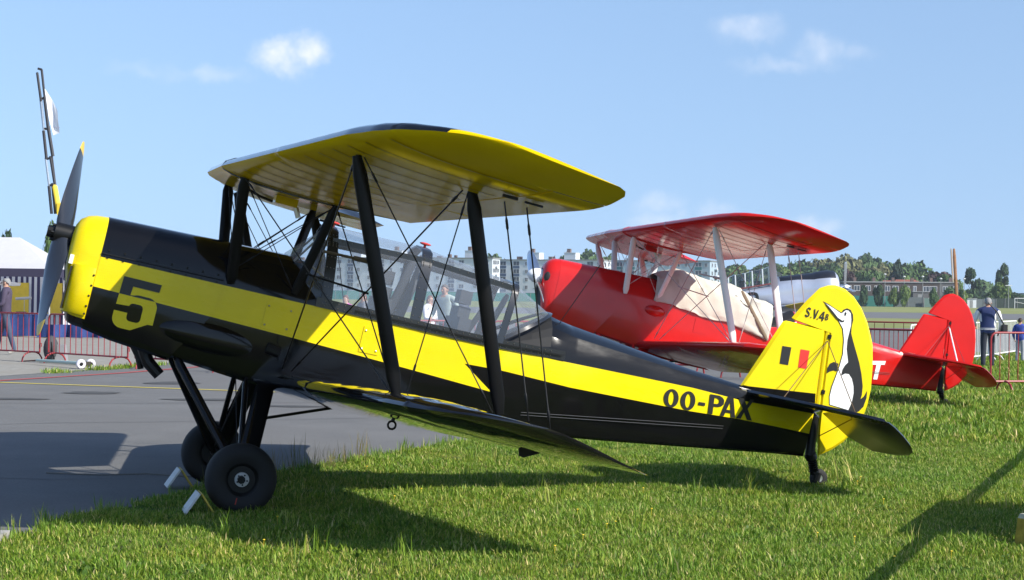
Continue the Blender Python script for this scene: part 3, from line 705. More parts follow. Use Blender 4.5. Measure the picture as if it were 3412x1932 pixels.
# ---------------------------------------------------------------- canopy of the yellow and black aircraft
def canopy(root, new, P):
    GL = glass_mat("canopy_glass", refl=.08, haze=.13)
    hoops = [(2.06, 1.99, .59), (2.785, 2.775, .612), (3.50, 3.555, .525)]
    def rail_w(u): return lerp_tab([(2.0, -.035), (3.4, -.012), (4.1, .03)], u)
    def up_w(u): return lerp_tab([(2.05, .462), (2.77, .492), (3.50, .455)], u)
    def prof(i):
        ub, ut, wt = hoops[i]; r = rail_w(ub); q = up_w(ut)
        ang = [(.378, r), (.365, r + .2), (.335, q - .04), (.315, q), (.27, q + (wt - q) * .55), (.16, wt - .02), (0, wt)]
        half = [Vector((ub + (ut - ub) * (w - r) / (wt - r), v, w)) for v, w in ang]
        return half
    def bar(mb, path, wd, th, along):
        secs = []
        for k, p in enumerate(path):
            d = (path[min(k + 1, len(path) - 1)] - path[max(k - 1, 0)]).normalized()
            c = Vector(along); c = (c - d * c.dot(d)).normalized(); t = d.cross(c)
            secs.append([p + c * wd / 2 + t * th / 2, p - c * wd / 2 + t * th / 2, p - c * wd / 2 - t * th / 2, p + c * wd / 2 - t * th / 2])
        mb.loft(secs)
    pr = [prof(i) for i in range(3)]
    full = [[p.copy() for p in h] + [Vector((p.x, -p.y, p.z)) for p in h[-2::-1]] for h in pr]
    frames = []
    for i, h in enumerate(full):
        mb = new(); bar(mb, h, .085 if i < 2 else .055, .014, (1, 0, 0)); frames.append(mb.build("canopy_hoop", [P["frame"]], root, angle=40))
    for s in (1, -1):
        mb = new(); path = [Vector((u, s * (hw(u) + .002), rail_w(u))) for u in frange(1.98, 4.08, .3)]
        bar(mb, path, .075, .02, (0, 0, 1)); rl = mb.build("canopy_rail", [P["frame"]], root, angle=40)
        mb = new(); bar(mb, [Vector((u, s * (hw(u) + .018), rail_w(u) + .0)) for u in frange(2.3, 4.05, .3)], .012, .02, (0, 0, 1)); mb.build("rail_guide", [P["hard"]], rl)
        mb = new(); path = [Vector((u, s * lerp_tab([(2.0, .318), (2.77, .318), (3.55, .318)], u), up_w(u))) for u in frange(2.0, 3.53, .25)]
        bar(mb, path, .05, .014, (0, 0, 1)); mb.build("canopy_longeron", [P["frame"]], root, angle=40)
        # rivets
        mb = new()
        for u in frange(2.05, 3.95, .055):
            for dz in (.02, -.018): mb.sphere((u, s * (hw(u) + .014), rail_w(u) + dz), .0048, nu=5, nv=3)
        for u in frange(2.08, 3.5, .075): mb.sphere((u, s * .327, up_w(u) + .012), .0048, nu=5, nv=3)
        for i in range(3):
            h = pr[i]
            for a, b in zip(h[:4], h[1:5]):
                for t in (0, .33, .66):
                    p = a.lerp(b, t)
                    for du in (-.028, .0, .028) if i == 0 else (-.026, .026): mb.sphere((p.x + du, s * (p.y + .010), p.z), .0048, nu=5, nv=3)
        mb.build("rivets", [P["rivet"]], rl, kind="stuff")
        # side panes
        for i in range(2):
            a, b = pr[i], pr[i + 1]; mb = new()
            mb.add([Vector((p.x, s * p.y, p.z)) for p in a[:4]] + [Vector((p.x, s * p.y, p.z)) for p in b[:4]], [(k, k + 1, k + 5, k + 4) for k in range(3)])
            mb.build("canopy_pane", [GL], root, angle=60)
    for i in range(2):                                 # roof panes
        a, b = full[i][3:10], full[i + 1][3:10]; mb = new(); n = len(a)
        mb.add(a + b, [(k, k + 1, n + k + 1, n + k) for k in range(n - 1)]); mb.build("canopy_roof_pane", [GL], root, angle=60)
    # rear glazing, drawn down to the decking
    a = full[2]; n = len(a); b = []
    for k, p in enumerate(a):
        t = k / (n - 1); e = math.sin(math.pi * t); v = .372 * math.cos(math.pi * t)
        u = 3.52 + .43 * e ** .8; b.append(Vector((u, v, lerp_tab([(3.5, .03), (3.95, .345)], u))))
    mb = new(); mb.add(a + b, [(k, k + 1, n + k + 1, n + k) for k in range(n - 1)]); mb.build("rear_glazing", [GL], root, angle=60)
    mb = new(); bar(mb, [p + Vector((.012, 0, .006)) for p in b], .03, .012, (1, 0, 0)); mb.build("glazing_strip", [P["frame"]], root, angle=40)
    # windscreen
    ws = [Vector((1.70, 0, .285)), Vector((1.76, .2, .235)), Vector((1.88, .335, .08)), Vector((2.0, .372, -.03))]
    tp = [Vector((1.975, 0, .575)), Vector((1.975, .16, .555)), Vector((1.99, .30, .44)), Vector((2.03, .37, .05))]
    for s in (1, -1):
        mb = new(); q = [Vector((p.x, s * p.y, p.z)) for p in ws] + [Vector((p.x, s * p.y, p.z)) for p in tp]
        mb.add(q, [(0, 1, 5, 4), (1, 2, 6, 5), (2, 3, 7, 6)]); mb.build("windscreen_pane", [GL], root, angle=0)
        mb = new(); bar(mb, [q[1], q[5]], .028, .014, (0, 1, 0)); mb.build("windscreen_frame", [mat("weathered_alloy", (.32, .32, .32), .45, .6)], root)
    # inside: two seats with headrests, roll bars
    for u in (2.55, 3.22):
        mb = new(); mb.span((u - .05, -.24, -.45), (u + .05, .24, .13)); mb.span((u - .05, -.13, .13), (u + .05, .13, .22)); mb.span((u - .35, -.22, -.45), (u, .22, -.38))
        st = mb.build("pilot_seat", [P["seat"]], root)
        mb = new(); mb.box((u + .0, 0, .30), (.10, .17, .11)); mb.build("headrest", [P["seat"]], st)
    for s in (1, -1):
        mb = new(); mb.strut((2.66, s * .26, -.1), (2.78, s * .18, .5), .07, .03); mb.build("roll_bar", [P["seat"]], root)
        mb = new(); mb.strut((3.36, s * .30, -.05), (3.52, s * .22, .40), .05, .02); mb.build("roll_bar", [P["seat"]], root)
    mb = new(); mb.span((1.98, -.28, -.1), (2.02, .28, .17)); mb.build("instrument_panel", [P["seat"]], root)
    for u, w in ((2.03, .60), (2.80, .622)):          # red handles on the roof
        mb = new(); mb.tube([(u, 0, w - .02), (u, 0, w + .02)], .012, 6); mb.sphere((u, 0, w + .022), (.05, .04, .012), nu=12, nv=5); mb.build("canopy_handle", [P["handle"]], root, angle=60)
    # aerial
    mb = new(); mb.tube([(4.08, 0, .31), (4.30, 0, .85)], .004, 5); mb.build("whip_aerial", [P["hard"]], root)

def canvas_cover(root, new, P):
    """tied canvas over both cockpits, with creases"""
    top = [(1.74, .36), (1.86, .42), (2.05, .515), (2.25, .50), (2.55, .47), (2.75, .475), (2.93, .49), (3.10, .44), (3.3, .385), (3.57, .35)]
    low = [(1.74, .05), (1.80, -.03), (2.2, -.08), (2.6, -.125), (2.9, -.10), (3.2, -.16), (3.57, -.215)]
    mb = new(); secs = []; rnd = random.Random(3); us = frange(1.74, 3.57, .045)
    for i, u in enumerate(us):
        t, b = lerp_tab(top, u), lerp_tab(low, u); h = hw(u) + .014; sec = []
        bt = lerp_tab(T_BT, u)
        for k in range(-12, 13):
            q = abs(k) / 12; s = 1 if k > 0 else -1
            if q < .62:
                a = q / .62 * math.pi / 2
                v = h * math.sin(a) ** .9 if a > 0 else 0; w = bt + .02 + (t - bt - .02) * math.cos(a) ** .75 if a < 1.55 else bt + .02
            else:
                e = (q - .62) / .38; v = h + .004; w = bt + .02 + (b - bt - .02) * e
            cr = .026 * math.sin(u * 21 + w * 30 + .8 * math.sin(u * 5)) + .018 * math.sin(u * 33 - w * 40 + 1.3 + math.sin(w * 9)) + .020 * math.sin(u * 8 + w * 48 + math.sin(u * 13))
            f = math.sin(min(1, q / .62) * math.pi * .92) if q < .62 else .35
            sec.append(Vector((u, s * (v + cr * f * .8 * (1 if v > .02 else 0) + (.006 if q > .3 else 0)), w + cr * f * .6)))
        secs.append(sec)
    mb.loft(secs, closed=False)
    # front flap
    o = mb.build("cockpit_cover", [P["canvas"]], root, angle=70)
    m = o.modifiers.new("thick", 'SOLIDIFY'); m.thickness = .008
    mb = new(); mb.strut((3.0, hw(3) + .02, .40), (3.55, hw(3.5) + .03, -.2), .05, .02, m=0); mb.build("cover_fold", [P["canvas_dark"]], root)
# ---------------------------------------------------------------- paints
YEL = (.72, .565, .002)
black = mat("gloss_black_paint", (.0035, .0035, .004), .07, coat=.04, var=.15, bump=.006, bscale=6, spec=.28, rvar=.08)
blackfab = mat("black_doped_fabric", (.004, .004, .005), .06, coat=.5, bump=.012, bscale=8)
yellow = mat("gloss_yellow_paint", YEL, .24, var=.05, vscale=3, rvar=.15, spec=.3)
yelfab = mat("yellow_doped_fabric", (.66, .46, .002), .10, var=.07, vscale=2, bump=.012, bscale=7, spec=.06, rvar=.12)
hard = mat("black_metal", (.005, .005, .005), .4, spec=.3)
metal = mat("bare_metal", (.6, .6, .58), .3, .9)
interior = mat("dark_interior", (.012, .012, .013), .8)
tyre = mat("tyre_rubber", (.0065, .0065, .007), .75, var=.2)
ink = mat("black_print", (.012, .012, .012), .4)
white = mat("white_paint", (.80, .80, .78), .35)
PAL_Y = dict(body=black, band=yellow, interior=interior, nose_in=interior, hard=hard, metal=metal, number_dark=ink, white=white,
             prop=mat("propeller_black", (.020, .023, .030), .22, coat=.4), prop_tip=mat("prop_tip_yellow", (.62, .42, .05), .4), wing_top=blackfab, wing_under=yelfab, wing_tip=yelfab,
             tape=mat("yellow_rib_tape", (.42, .30, .003), .3), low_top=blackfab, low_under=mat("black_fabric_under", (.006, .006, .006), .09, coat=.9, bump=.012, bscale=14, spec=.9), strut=mat("black_strut_enamel", (.0035, .0035, .0038), .35, spec=.18), strut_low=black,
             wire=hard, pitot=mat("bronze_tube", (.10, .07, .04), .4, .5), tail=mat("yellow_tail_fabric", YEL, .35, var=.05, spec=.3), ink=ink, flag_red=mat("flag_red", (.75, .03, .02), .4),
             elev=mat("elevator_black_fabric", (.012, .012, .012), .3), tail_wire=mat("rusty_wire", (.12, .07, .03), .6), tyre=tyre, rim=hard, hub=mat("chalky_white_hub", (.50, .50, .48), .5, var=.1, vscale=30),
             frame=mat("black_frame_satin", (.016, .018, .022), .22, coat=.25), rivet=mat("worn_rivet", (.16, .14, .11), .4, .6), seat=mat("black_leather", (.045, .05, .06), .5), handle=mat("red_knob", (.6, .05, .04), .35))
RED = (.50, .011, .009)
redp = mat("gloss_red_paint", RED, .12, coat=.08, var=.08, spec=.4, rvar=.15)
redf = mat("red_doped_fabric", RED, .12, rvar=.15, spec=.28, var=.08, vscale=2, bump=.010, bscale=10)
rwire = mat("pinkish_grey_wire", (.42, .34, .33), .4)
PAL_R = dict(PAL_Y)
PAL_R.update(body=redp, band=redp, nose_in=interior, wing_top=redf, wing_under=redf, wing_tip=redf, tape=mat("red_rib_tape", (.46, .02, .015), .45), low_top=redf, low_under=redf,
             strut=mat("white_strut_enamel", (.78, .77, .74), .35), strut_low=redp, wire=rwire, pitot=rwire, tail=redf, elev=redf, tail_wire=mat("dark_red_wire", (.2, .03, .03), .5), number_dark=white,
             prop=mat("polished_alloy_blade", (.55, .57, .62), .16, .9), prop_tip=mat("white_blade_tip", (.7, .72, .75), .3), hub=white,
             canvas=mat("beige_canvas", (.52, .49, .42), .9, var=.06, vscale=3, bump=.1, bscale=30), canvas_dark=mat("dark_canvas_fold", (.20, .15, .10), .9))

RY = ((.93554528, .27215511, .22513691), (.26808659, -.96214478, .04906117), (-.22996655, -.01445724, .97309114))
TY = (-3.47594931, 13.70575302, 2.05541113)
plane_y, fus_y, newb = biplane("biplane", "yellow and black biplane with number five on its nose and penguin on its rudder", "biplanes parked on the grass edge", RY, TY, PAL_Y, False)
canopy(plane_y, newb, PAL_Y)
RR = ((.9537759, .2029717, .2216168), (.1954827, -.9791378, .0554588), (-.2282499, .0095730, .9735555))
TR = (.33733749, 25.82562281, 2.0291)
plane_r, fus_r, newr = biplane("biplane", "bright red biplane with white struts and beige canvas over its cockpits", "biplanes parked on the grass edge", RR, TR, PAL_R, True)
canvas_cover(plane_r, newr, PAL_R)
# ================================================================ ground
def sheet(name, poly, z, m, kind="structure", label=None):
    mb = MB(); mb.add([(x, y, z) for x, y in poly], [list(range(len(poly)))])
    o = mb.build(name, [m], angle=0); o["kind"] = kind
    return o

def ground_mat(name, c1, c2, scale, rough=.9, bump=.2, bscale=120, c3=None, s3=.3, fine=0):
    m = bpy.data.materials.new(name); m.use_nodes = True; n, l = m.node_tree.nodes, m.node_tree.links
    b = n["Principled BSDF"]; b.inputs["Roughness"].default_value = rough; b.inputs["Specular IOR Level"].default_value = .25
    t = n.new("ShaderNodeTexCoord")
    a = n.new("ShaderNodeTexNoise"); a.inputs["Scale"].default_value = scale; a.inputs["Detail"].default_value = 9; a.inputs["Roughness"].default_value = .65
    l.new(t.outputs["Object"], a.inputs["Vector"])
    r = n.new("ShaderNodeValToRGB"); r.color_ramp.elements[0].position = .32; r.color_ramp.elements[1].position = .68
    r.color_ramp.elements[0].color = (*c1, 1); r.color_ramp.elements[1].color = (*c2, 1)
    l.new(a.outputs["Fac"], r.inputs["Fac"]); out = r.outputs[0]
    if c3:
        a3 = n.new("ShaderNodeTexNoise"); a3.inputs["Scale"].default_value = s3; a3.inputs["Detail"].default_value = 6
        l.new(t.outputs["Object"], a3.inputs["Vector"])
        mr = n.new("ShaderNodeMapRange"); mr.inputs["From Min"].default_value = .48; mr.inputs["From Max"].default_value = .62; l.new(a3.outputs["Fac"], mr.inputs["Value"])
        mx = n.new("ShaderNodeMixRGB"); l.new(mr.outputs[0], mx.inputs["Fac"]); l.new(out, mx.inputs["Color1"]); mx.inputs["Color2"].default_value = (*c3, 1); out = mx.outputs[0]
    if fine:                                         # aggregate speckle
        af = n.new("ShaderNodeTexNoise"); af.inputs["Scale"].default_value = 42; af.inputs["Detail"].default_value = 6; af.inputs["Roughness"].default_value = .8; l.new(t.outputs["Object"], af.inputs["Vector"])
        mf = n.new("ShaderNodeMapRange"); mf.inputs["From Min"].default_value = .3; mf.inputs["From Max"].default_value = .7; mf.inputs["To Min"].default_value = 1 - fine; mf.inputs["To Max"].default_value = 1 + fine; l.new(af.outputs["Fac"], mf.inputs["Value"])
        sf = n.new("ShaderNodeVectorMath"); sf.operation = 'SCALE'; l.new(out, sf.inputs[0]); l.new(mf.outputs[0], sf.inputs["Scale"]); out = sf.outputs[0]
    l.new(out, b.inputs["Base Color"])
    if bump:
        g = n.new("ShaderNodeTexNoise"); g.inputs["Scale"].default_value = bscale; g.inputs["Detail"].default_value = 3; l.new(t.outputs["Object"], g.inputs["Vector"])
        bp = n.new("ShaderNodeBump"); bp.inputs["Strength"].default_value = bump; bp.inputs["Distance"].default_value = .01; l.new(g.outputs["Fac"], bp.inputs["Height"]); l.new(bp.outputs[0], b.inputs["Normal"])
    return m

M_FIELD = ground_mat("dry_meadow", (.15, .175, .050), (.26, .26, .10), .22, c3=(.17, .20, .055), s3=.05, bump=.5, bscale=4)
M_TARMAC = ground_mat("apron_tarmac", (.12, .12, .118), (.15, .149, .145), .9, c3=(.133, .131, .127), s3=.25, bump=.5, bscale=120, fine=.22)
M_TAXI = ground_mat("taxiway_tarmac", (.12, .12, .12), (.15, .15, .15), .3, bump=0)
M_CONC = ground_mat("weathered_concrete", (.20, .19, .165), (.30, .285, .25), 5, bump=.4, bscale=30, c3=(.24, .225, .19), s3=.5)
M_SOIL = ground_mat("turf_soil", (.016, .024, .007), (.032, .038, .012), 5, bump=.6, bscale=30, c3=(.060, .050, .026), s3=1.2)

sheet("ground", [(-900, -60), (1100, -60), (1100, 1800), (-900, 1800)], -.012, M_FIELD)
# apron of tarmac round the aircraft, edge of the turf on its right
edge = [(-3.42, 3.0), (-3.30, 9.5), (-3.24, 11.3), (-3.12, 12.4), (-2.85, 13.4), (-2.42, 14.9), (-1.86, 16.5), (-1.13, 18.15), (-.17, 20.1), (2.2, 25.2), (5.3, 31.5), (8.2, 37.6), (10.4, 44), (13.5, 54), (19, 61), (60, 70)]
sheet("apron", edge + [(60, 96), (26, 104), (-90, 104), (-90, 3.0)], -.004, M_TARMAC)
sheet("taxiway", [(-300, 160), (400, 160), (400, 238), (-300, 238)], -.006, M_TAXI)
sheet("concrete_pavement", [(-9.7, 32.6), (-8.57, 36.2), (-7.62, 40.9), (-6.2, 46), (-3.5, 60), (-3.5, 96), (-80, 96), (-80, 20), (-13.5, 20)], .0, M_CONC)
turf_poly = edge + [(60, 3.0)]
sheet("turf_ground", turf_poly, .0, M_SOIL)

def stripe(name, pts, w, z, m):
    mb = MB(); L, Rr = [], []
    for i, p in enumerate(pts):
        p = Vector(p); d = (Vector(pts[min(i + 1, len(pts) - 1)]) - Vector(pts[max(i - 1, 0)])).normalized(); nrm = Vector((-d.y, d.x))
        L.append((p.x + nrm.x * w / 2, p.y + nrm.y * w / 2, z)); Rr.append((p.x - nrm.x * w / 2, p.y - nrm.y * w / 2, z))
    mb.add(L + Rr, [(i, i + 1, len(L) + i + 1, len(L) + i) for i in range(len(L) - 1)])
    o = mb.build(name, [m], angle=0); o["kind"] = "structure"; return o
stripe("red_marking", [(-12.4, 23.0), (-9.05, 31.47), (-7.68, 34.9), (-6.74, 38.2), (-4.3, 46), (-1, 60)], .16, .004, mat("faded_red_marking", (.38, .055, .05), .8, var=.2, vscale=20))
stripe("yellow_marking", [(-14, 32.6), (-8.87, 30.86), (-6.6, 30.0), (-4.45, 29.2), (-.5, 27.7)], .12, .004, mat("yellow_marking", (.62, .50, .06), .8, var=.15, vscale=20))
M_CRACK = mat("sealed_joint", (.045, .045, .045), .7)
for a, b in (((-11, 19.3), (-1.4, 23.4)), ((-12, 24.4), (-6.5, 25.4)), ((-6.5, 25.4), (3, 27.8)), ((-8, 15.2), (-3.2, 15.3))):
    n = 14; pts = [(a[0] + (b[0] - a[0]) * i / n + random.uniform(-.03, .03), a[1] + (b[1] - a[1]) * i / n + random.uniform(-.06, .06)) for i in range(n + 1)]
    stripe("tarmac_joint", pts, .022, .003, M_CRACK)
M_STAIN = ground_mat("oil_stain", (.05, .05, .05), (.085, .085, .083), 6, bump=0)
for (x, y, rx, ry) in ((-6.6, 28.1, .5, .35), (-7.4, 26.3, .6, .25), (-4.4, 26.7, .9, .3), (-8.9, 29, .5, .3), (-3.2, 25.4, .6, .2), (-6.0, 31.4, .5, .5)):
    rn = random.Random(int(x * 100)); pl = [(x + rx * math.cos(a) * rn.uniform(.75, 1.1), y + ry * math.sin(a) * rn.uniform(.75, 1.1)) for a in [i * math.pi / 9 for i in range(18)]]
    sheet("oil_stain", pl, .0035, M_STAIN)
mb = MB(); mb.box((-3.30, 11.15, .03), (.12, .8, .06)); o = mb.build("kerb_stone", [mat("kerb_concrete", (.33, .32, .30), .9, var=.15, vscale=12)]); o["kind"] = "structure"; o.rotation_euler = (0, 0, 0)

# ---------------------------------------------------------------- grass blades, gathered in tufts and strewn over the turf
def grass_mat(name, stops, trans=.35):
    m = bpy.data.materials.new(name); m.use_nodes = True; n, l = m.node_tree.nodes, m.node_tree.links
    b = n["Principled BSDF"]; b.inputs["Roughness"].default_value = .55; b.inputs["Specular IOR Level"].default_value = .3
    g = n.new("ShaderNodeNewGeometry"); oi = n.new("ShaderNodeObjectInfo")
    ad = n.new("ShaderNodeMath"); ad.operation = 'ADD'; l.new(g.outputs["Random Per Island"], ad.inputs[0]); l.new(oi.outputs["Random"], ad.inputs[1])
    fr = n.new("ShaderNodeMath"); fr.operation = 'FRACT'; l.new(ad.outputs[0], fr.inputs[0])
    r = n.new("ShaderNodeValToRGB"); cr = r.color_ramp
    for i, (p, c) in enumerate(stops):
        e = cr.elements[i] if i < 2 else cr.elements.new(p)
        e.position = p; e.color = (*c, 1)
    l.new(fr.outputs[0], r.inputs["Fac"])
    # large soft patches of lusher and drier turf
    gp = n.new("ShaderNodeNewGeometry"); nz_ = n.new("ShaderNodeTexNoise"); nz_.inputs["Scale"].default_value = .9; nz_.inputs["Detail"].default_value = 4
    l.new(gp.outputs["Position"], nz_.inputs["Vector"])
    mr = n.new("ShaderNodeMapRange"); mr.inputs["From Min"].default_value = .35; mr.inputs["From Max"].default_value = .65; l.new(nz_.outputs["Fac"], mr.inputs["Value"])
    mx = n.new("ShaderNodeMixRGB"); mx.blend_type = 'MULTIPLY'; l.new(mr.outputs[0], mx.inputs["Fac"]); l.new(r.outputs[0], mx.inputs["Color1"]); mx.inputs["Color2"].default_value = (1.22, 1.03, .9, 1)
    l.new(mx.outputs[0], b.inputs["Base Color"])
    tr = n.new("ShaderNodeBsdfTranslucent"); l.new(mx.outputs[0], tr.inputs[0])
    ms = n.new("ShaderNodeMixShader"); ms.inputs[0].default_value = trans; l.new(b.outputs[0], ms.inputs[1]); l.new(tr.outputs[0], ms.inputs[2])
    l.new(ms.outputs[0], n["Material Output"].inputs[0])
    return m
M_GRASS = grass_mat("grass_blades", [(0, (.070, .155, .010)), (.38, (.130, .255, .020)), (.70, (.215, .345, .034)), (.88, (.36, .42, .085)), (1, (.56, .51, .24))])
M_CLOVER = grass_mat("clover_leaves", [(0, (.05, .12, .018)), (.5, (.075, .165, .025)), (1, (.13, .22, .04))])
M_WEED = grass_mat("weed_stems", [(0, (.10, .12, .03)), (.5, (.16, .15, .05)), (1, (.30, .24, .11))])

def tuft(name, nb, rad, h0, h1, wd, m, rnd, lean=.5, flat=0.0):
    vs, fs = [], []
    for _ in range(nb):
        a = rnd.uniform(0, 6.283); r = rad * math.sqrt(rnd.random()); x, y = r * math.cos(a), r * math.sin(a)
        h = rnd.uniform(h0, h1); d = rnd.uniform(0, 6.283); ln = h * rnd.uniform(.1, lean); w = wd * rnd.uniform(.7, 1.3)
        px, py = -math.sin(d) * w / 2, math.cos(d) * w / 2; ox, oy = math.cos(d) * ln, math.sin(d) * ln
        k = len(vs)
        vs += [(x - px, y - py, -.01), (x + px, y + py, -.01), (x - px * .8 + ox * .35, y - py * .8 + oy * .35, h * .6), (x + px * .8 + ox * .35, y + py * .8 + oy * .35, h * .6), (x + ox, y + oy, h * (1 - .2 * flat))]
        fs += [(k, k + 1, k + 3, k + 2), (k + 2, k + 3, k + 4)]
    me = bpy.data.meshes.new(name); me.from_pydata(vs, [], fs); me.materials.append(m)
    for p in me.polygons: p.use_smooth = True
    return bpy.data.objects.new(name, me)

def tuft_collection(name, objs):
    c = bpy.data.collections.new(name)
    for o in objs: c.objects.link(o)
    return c

def scatter(name, poly, coll, density, smin, smax, seed, z=.0, patch=0.0):
    mb = MB(); mb.add([(x, y, z) for x, y in poly], [list(range(len(poly)))])
    o = mb.build(name, [M_GRASS], angle=0); o["kind"] = "stuff"
    ng = bpy.data.node_groups.new(name, 'GeometryNodeTree')
    ng.interface.new_socket("Geometry", in_out='INPUT', socket_type='NodeSocketGeometry'); ng.interface.new_socket("Geometry", in_out='OUTPUT', socket_type='NodeSocketGeometry')
    N, L = ng.nodes, ng.links
    gi, go = N.new("NodeGroupInput"), N.new("NodeGroupOutput")
    dp = N.new("GeometryNodeDistributePointsOnFaces"); dp.inputs["Density"].default_value = density; dp.inputs["Seed"].default_value = seed
    if patch:
        nt = N.new("ShaderNodeTexNoise"); nt.inputs["Scale"].default_value = 1.6; nt.inputs["Detail"].default_value = 3
        mr = N.new("ShaderNodeMapRange"); mr.inputs["From Min"].default_value = .35; mr.inputs["From Max"].default_value = .6; mr.inputs["To Min"].default_value = density * (1 - patch); mr.inputs["To Max"].default_value = density
        pos = N.new("GeometryNodeInputPosition"); L.new(pos.outputs[0], nt.inputs["Vector"]); L.new(nt.outputs["Fac"], mr.inputs["Value"]); L.new(mr.outputs[0], dp.inputs["Density"])
    ci = N.new("GeometryNodeCollectionInfo"); ci.inputs["Collection"].default_value = coll; ci.inputs["Separate Children"].default_value = True; ci.inputs["Reset Children"].default_value = True
    ip = N.new("GeometryNodeInstanceOnPoints"); ip.inputs["Pick Instance"].default_value = True
    rr = N.new("FunctionNodeRandomValue"); rr.data_type = 'FLOAT_VECTOR'; rr.inputs[0].default_value = (-.15, -.15, 0); rr.inputs[1].default_value = (.15, .15, 6.283)
    rs = N.new("FunctionNodeRandomValue"); rs.data_type = 'FLOAT'; rs.inputs[2].default_value = smin; rs.inputs[3].default_value = smax
    L.new(gi.outputs[0], dp.inputs["Mesh"]); L.new(dp.outputs["Points"], ip.inputs["Points"]); L.new(ci.outputs[0], ip.inputs["Instance"])
    sn = N.new("ShaderNodeTexNoise"); sn.inputs["Scale"].default_value = 1.1; sn.inputs["Detail"].default_value = 4; sp_ = N.new("GeometryNodeInputPosition"); L.new(sp_.outputs[0], sn.inputs["Vector"])
    sm = N.new("ShaderNodeMapRange"); sm.inputs["From Min"].default_value = .32; sm.inputs["From Max"].default_value = .68; sm.inputs["To Min"].default_value = .55; sm.inputs["To Max"].default_value = 1.35; L.new(sn.outputs["Fac"], sm.inputs["Value"])
    sx = N.new("ShaderNodeMath"); sx.operation = 'MULTIPLY'; L.new(rs.outputs[1], sx.inputs[0]); L.new(sm.outputs[0], sx.inputs[1])
    L.new(rr.outputs[0], ip.inputs["Rotation"]); L.new(sx.outputs[0], ip.inputs["Scale"]); L.new(ip.outputs[0], go.inputs[0])
    md = o.modifiers.new("scatter", 'NODES'); md.node_group = ng
    return o
rg = random.Random(11)
TUFT = tuft_collection("grass_tufts", [tuft("grass_tuft", 64, .13, .012, .048, .0062, M_GRASS, rg, 1.2) for _ in range(6)])
TUFTC = tuft_collection("clover_tufts", [tuft("clover_tuft", 30, .12, .012, .035, .022, M_CLOVER, rg, 1.3, 1.0) for _ in range(3)])
TUFTL = tuft_collection("long_grass_tufts", [tuft("long_grass_tuft", 16, .08, .09, .22, .007, M_GRASS, rg, .6) for _ in range(3)])
TUFTF = tuft_collection("coarse_grass_tufts", [tuft("coarse_grass_tuft", 40, .3, .04, .11, .018, M_GRASS, rg, .9) for _ in range(4)])
TUFTW = tuft_collection("weed_tufts", [tuft("weed_tuft", 9, .07, .14, .36, .005, M_WEED, rg, .4) for _ in range(3)])

near = [(-3.42, 8.5), (-3.24, 11.3), (-3.12, 12.4), (-2.85, 13.4), (-2.42, 14.9), (-1.86, 16.5), (-1.13, 18.15), (-.17, 20.1), (7.2, 20.1), (5.2, 8.5)]
scatter("grass_near", near, TUFT, 220, .7, 1.3, 1, patch=.5)
scatter("clover_patches", near, TUFTC, 40, .6, 1.2, 12, patch=.97)
scatter("grass_long", near, TUFTL, 2.5, .6, 1.1, 2, patch=.9)
mid = [(-.17, 20.1), (2.2, 25.2), (5.3, 31.5), (8.2, 37.6), (13.5, 54), (20, 54), (16, 37), (7.2, 20.1)]
scatter("grass_middle", mid, TUFTF, 60, .8, 1.3, 3)
def strip(pts, w):
    a, b = [], []
    for x, y in pts: a.append((x - w * .35, y)); b.append((x + w * .65, y))
    return a + b[::-1]
scatter("grass_verge", strip([(-3.3, 10.6), (-3.12, 12.4), (-2.85, 13.4), (-2.42, 14.9), (-1.86, 16.5), (-1.13, 18.15), (.3, 21)], .32), TUFTL, 55, .35, .75, 4, patch=.7)
scatter("weeds_verge", strip([(-2.5, 14.7), (-1.86, 16.4), (-1.3, 17.6)], .35), TUFTW, 30, .6, 1.0, 5)
scatter("grass_joint", [(-9.1, 34.6), (-8.5, 36.25), (-7.9, 39), (-7.7, 39), (-8.3, 36.2), (-8.9, 34.55)], TUFTF, 50, .4, .9, 6)
# daisies and buttercups
mb = MB(); rf = random.Random(4)
for _ in range(26):
    x, y = rf.uniform(-2.6, 3.5), rf.uniform(10.6, 16.5)
    if x < -3.2 + max(0, (y - 12)) * .38: continue
    mb.tube([(x, y, 0), (x, y, .06)], .0015, 4); mb.sphere((x, y, .065), (.009, .009, .005), nu=6, nv=4)
mb.build("small_flowers", [mat("buttercup_yellow", (.75, .55, .03), .6)], kind="stuff")
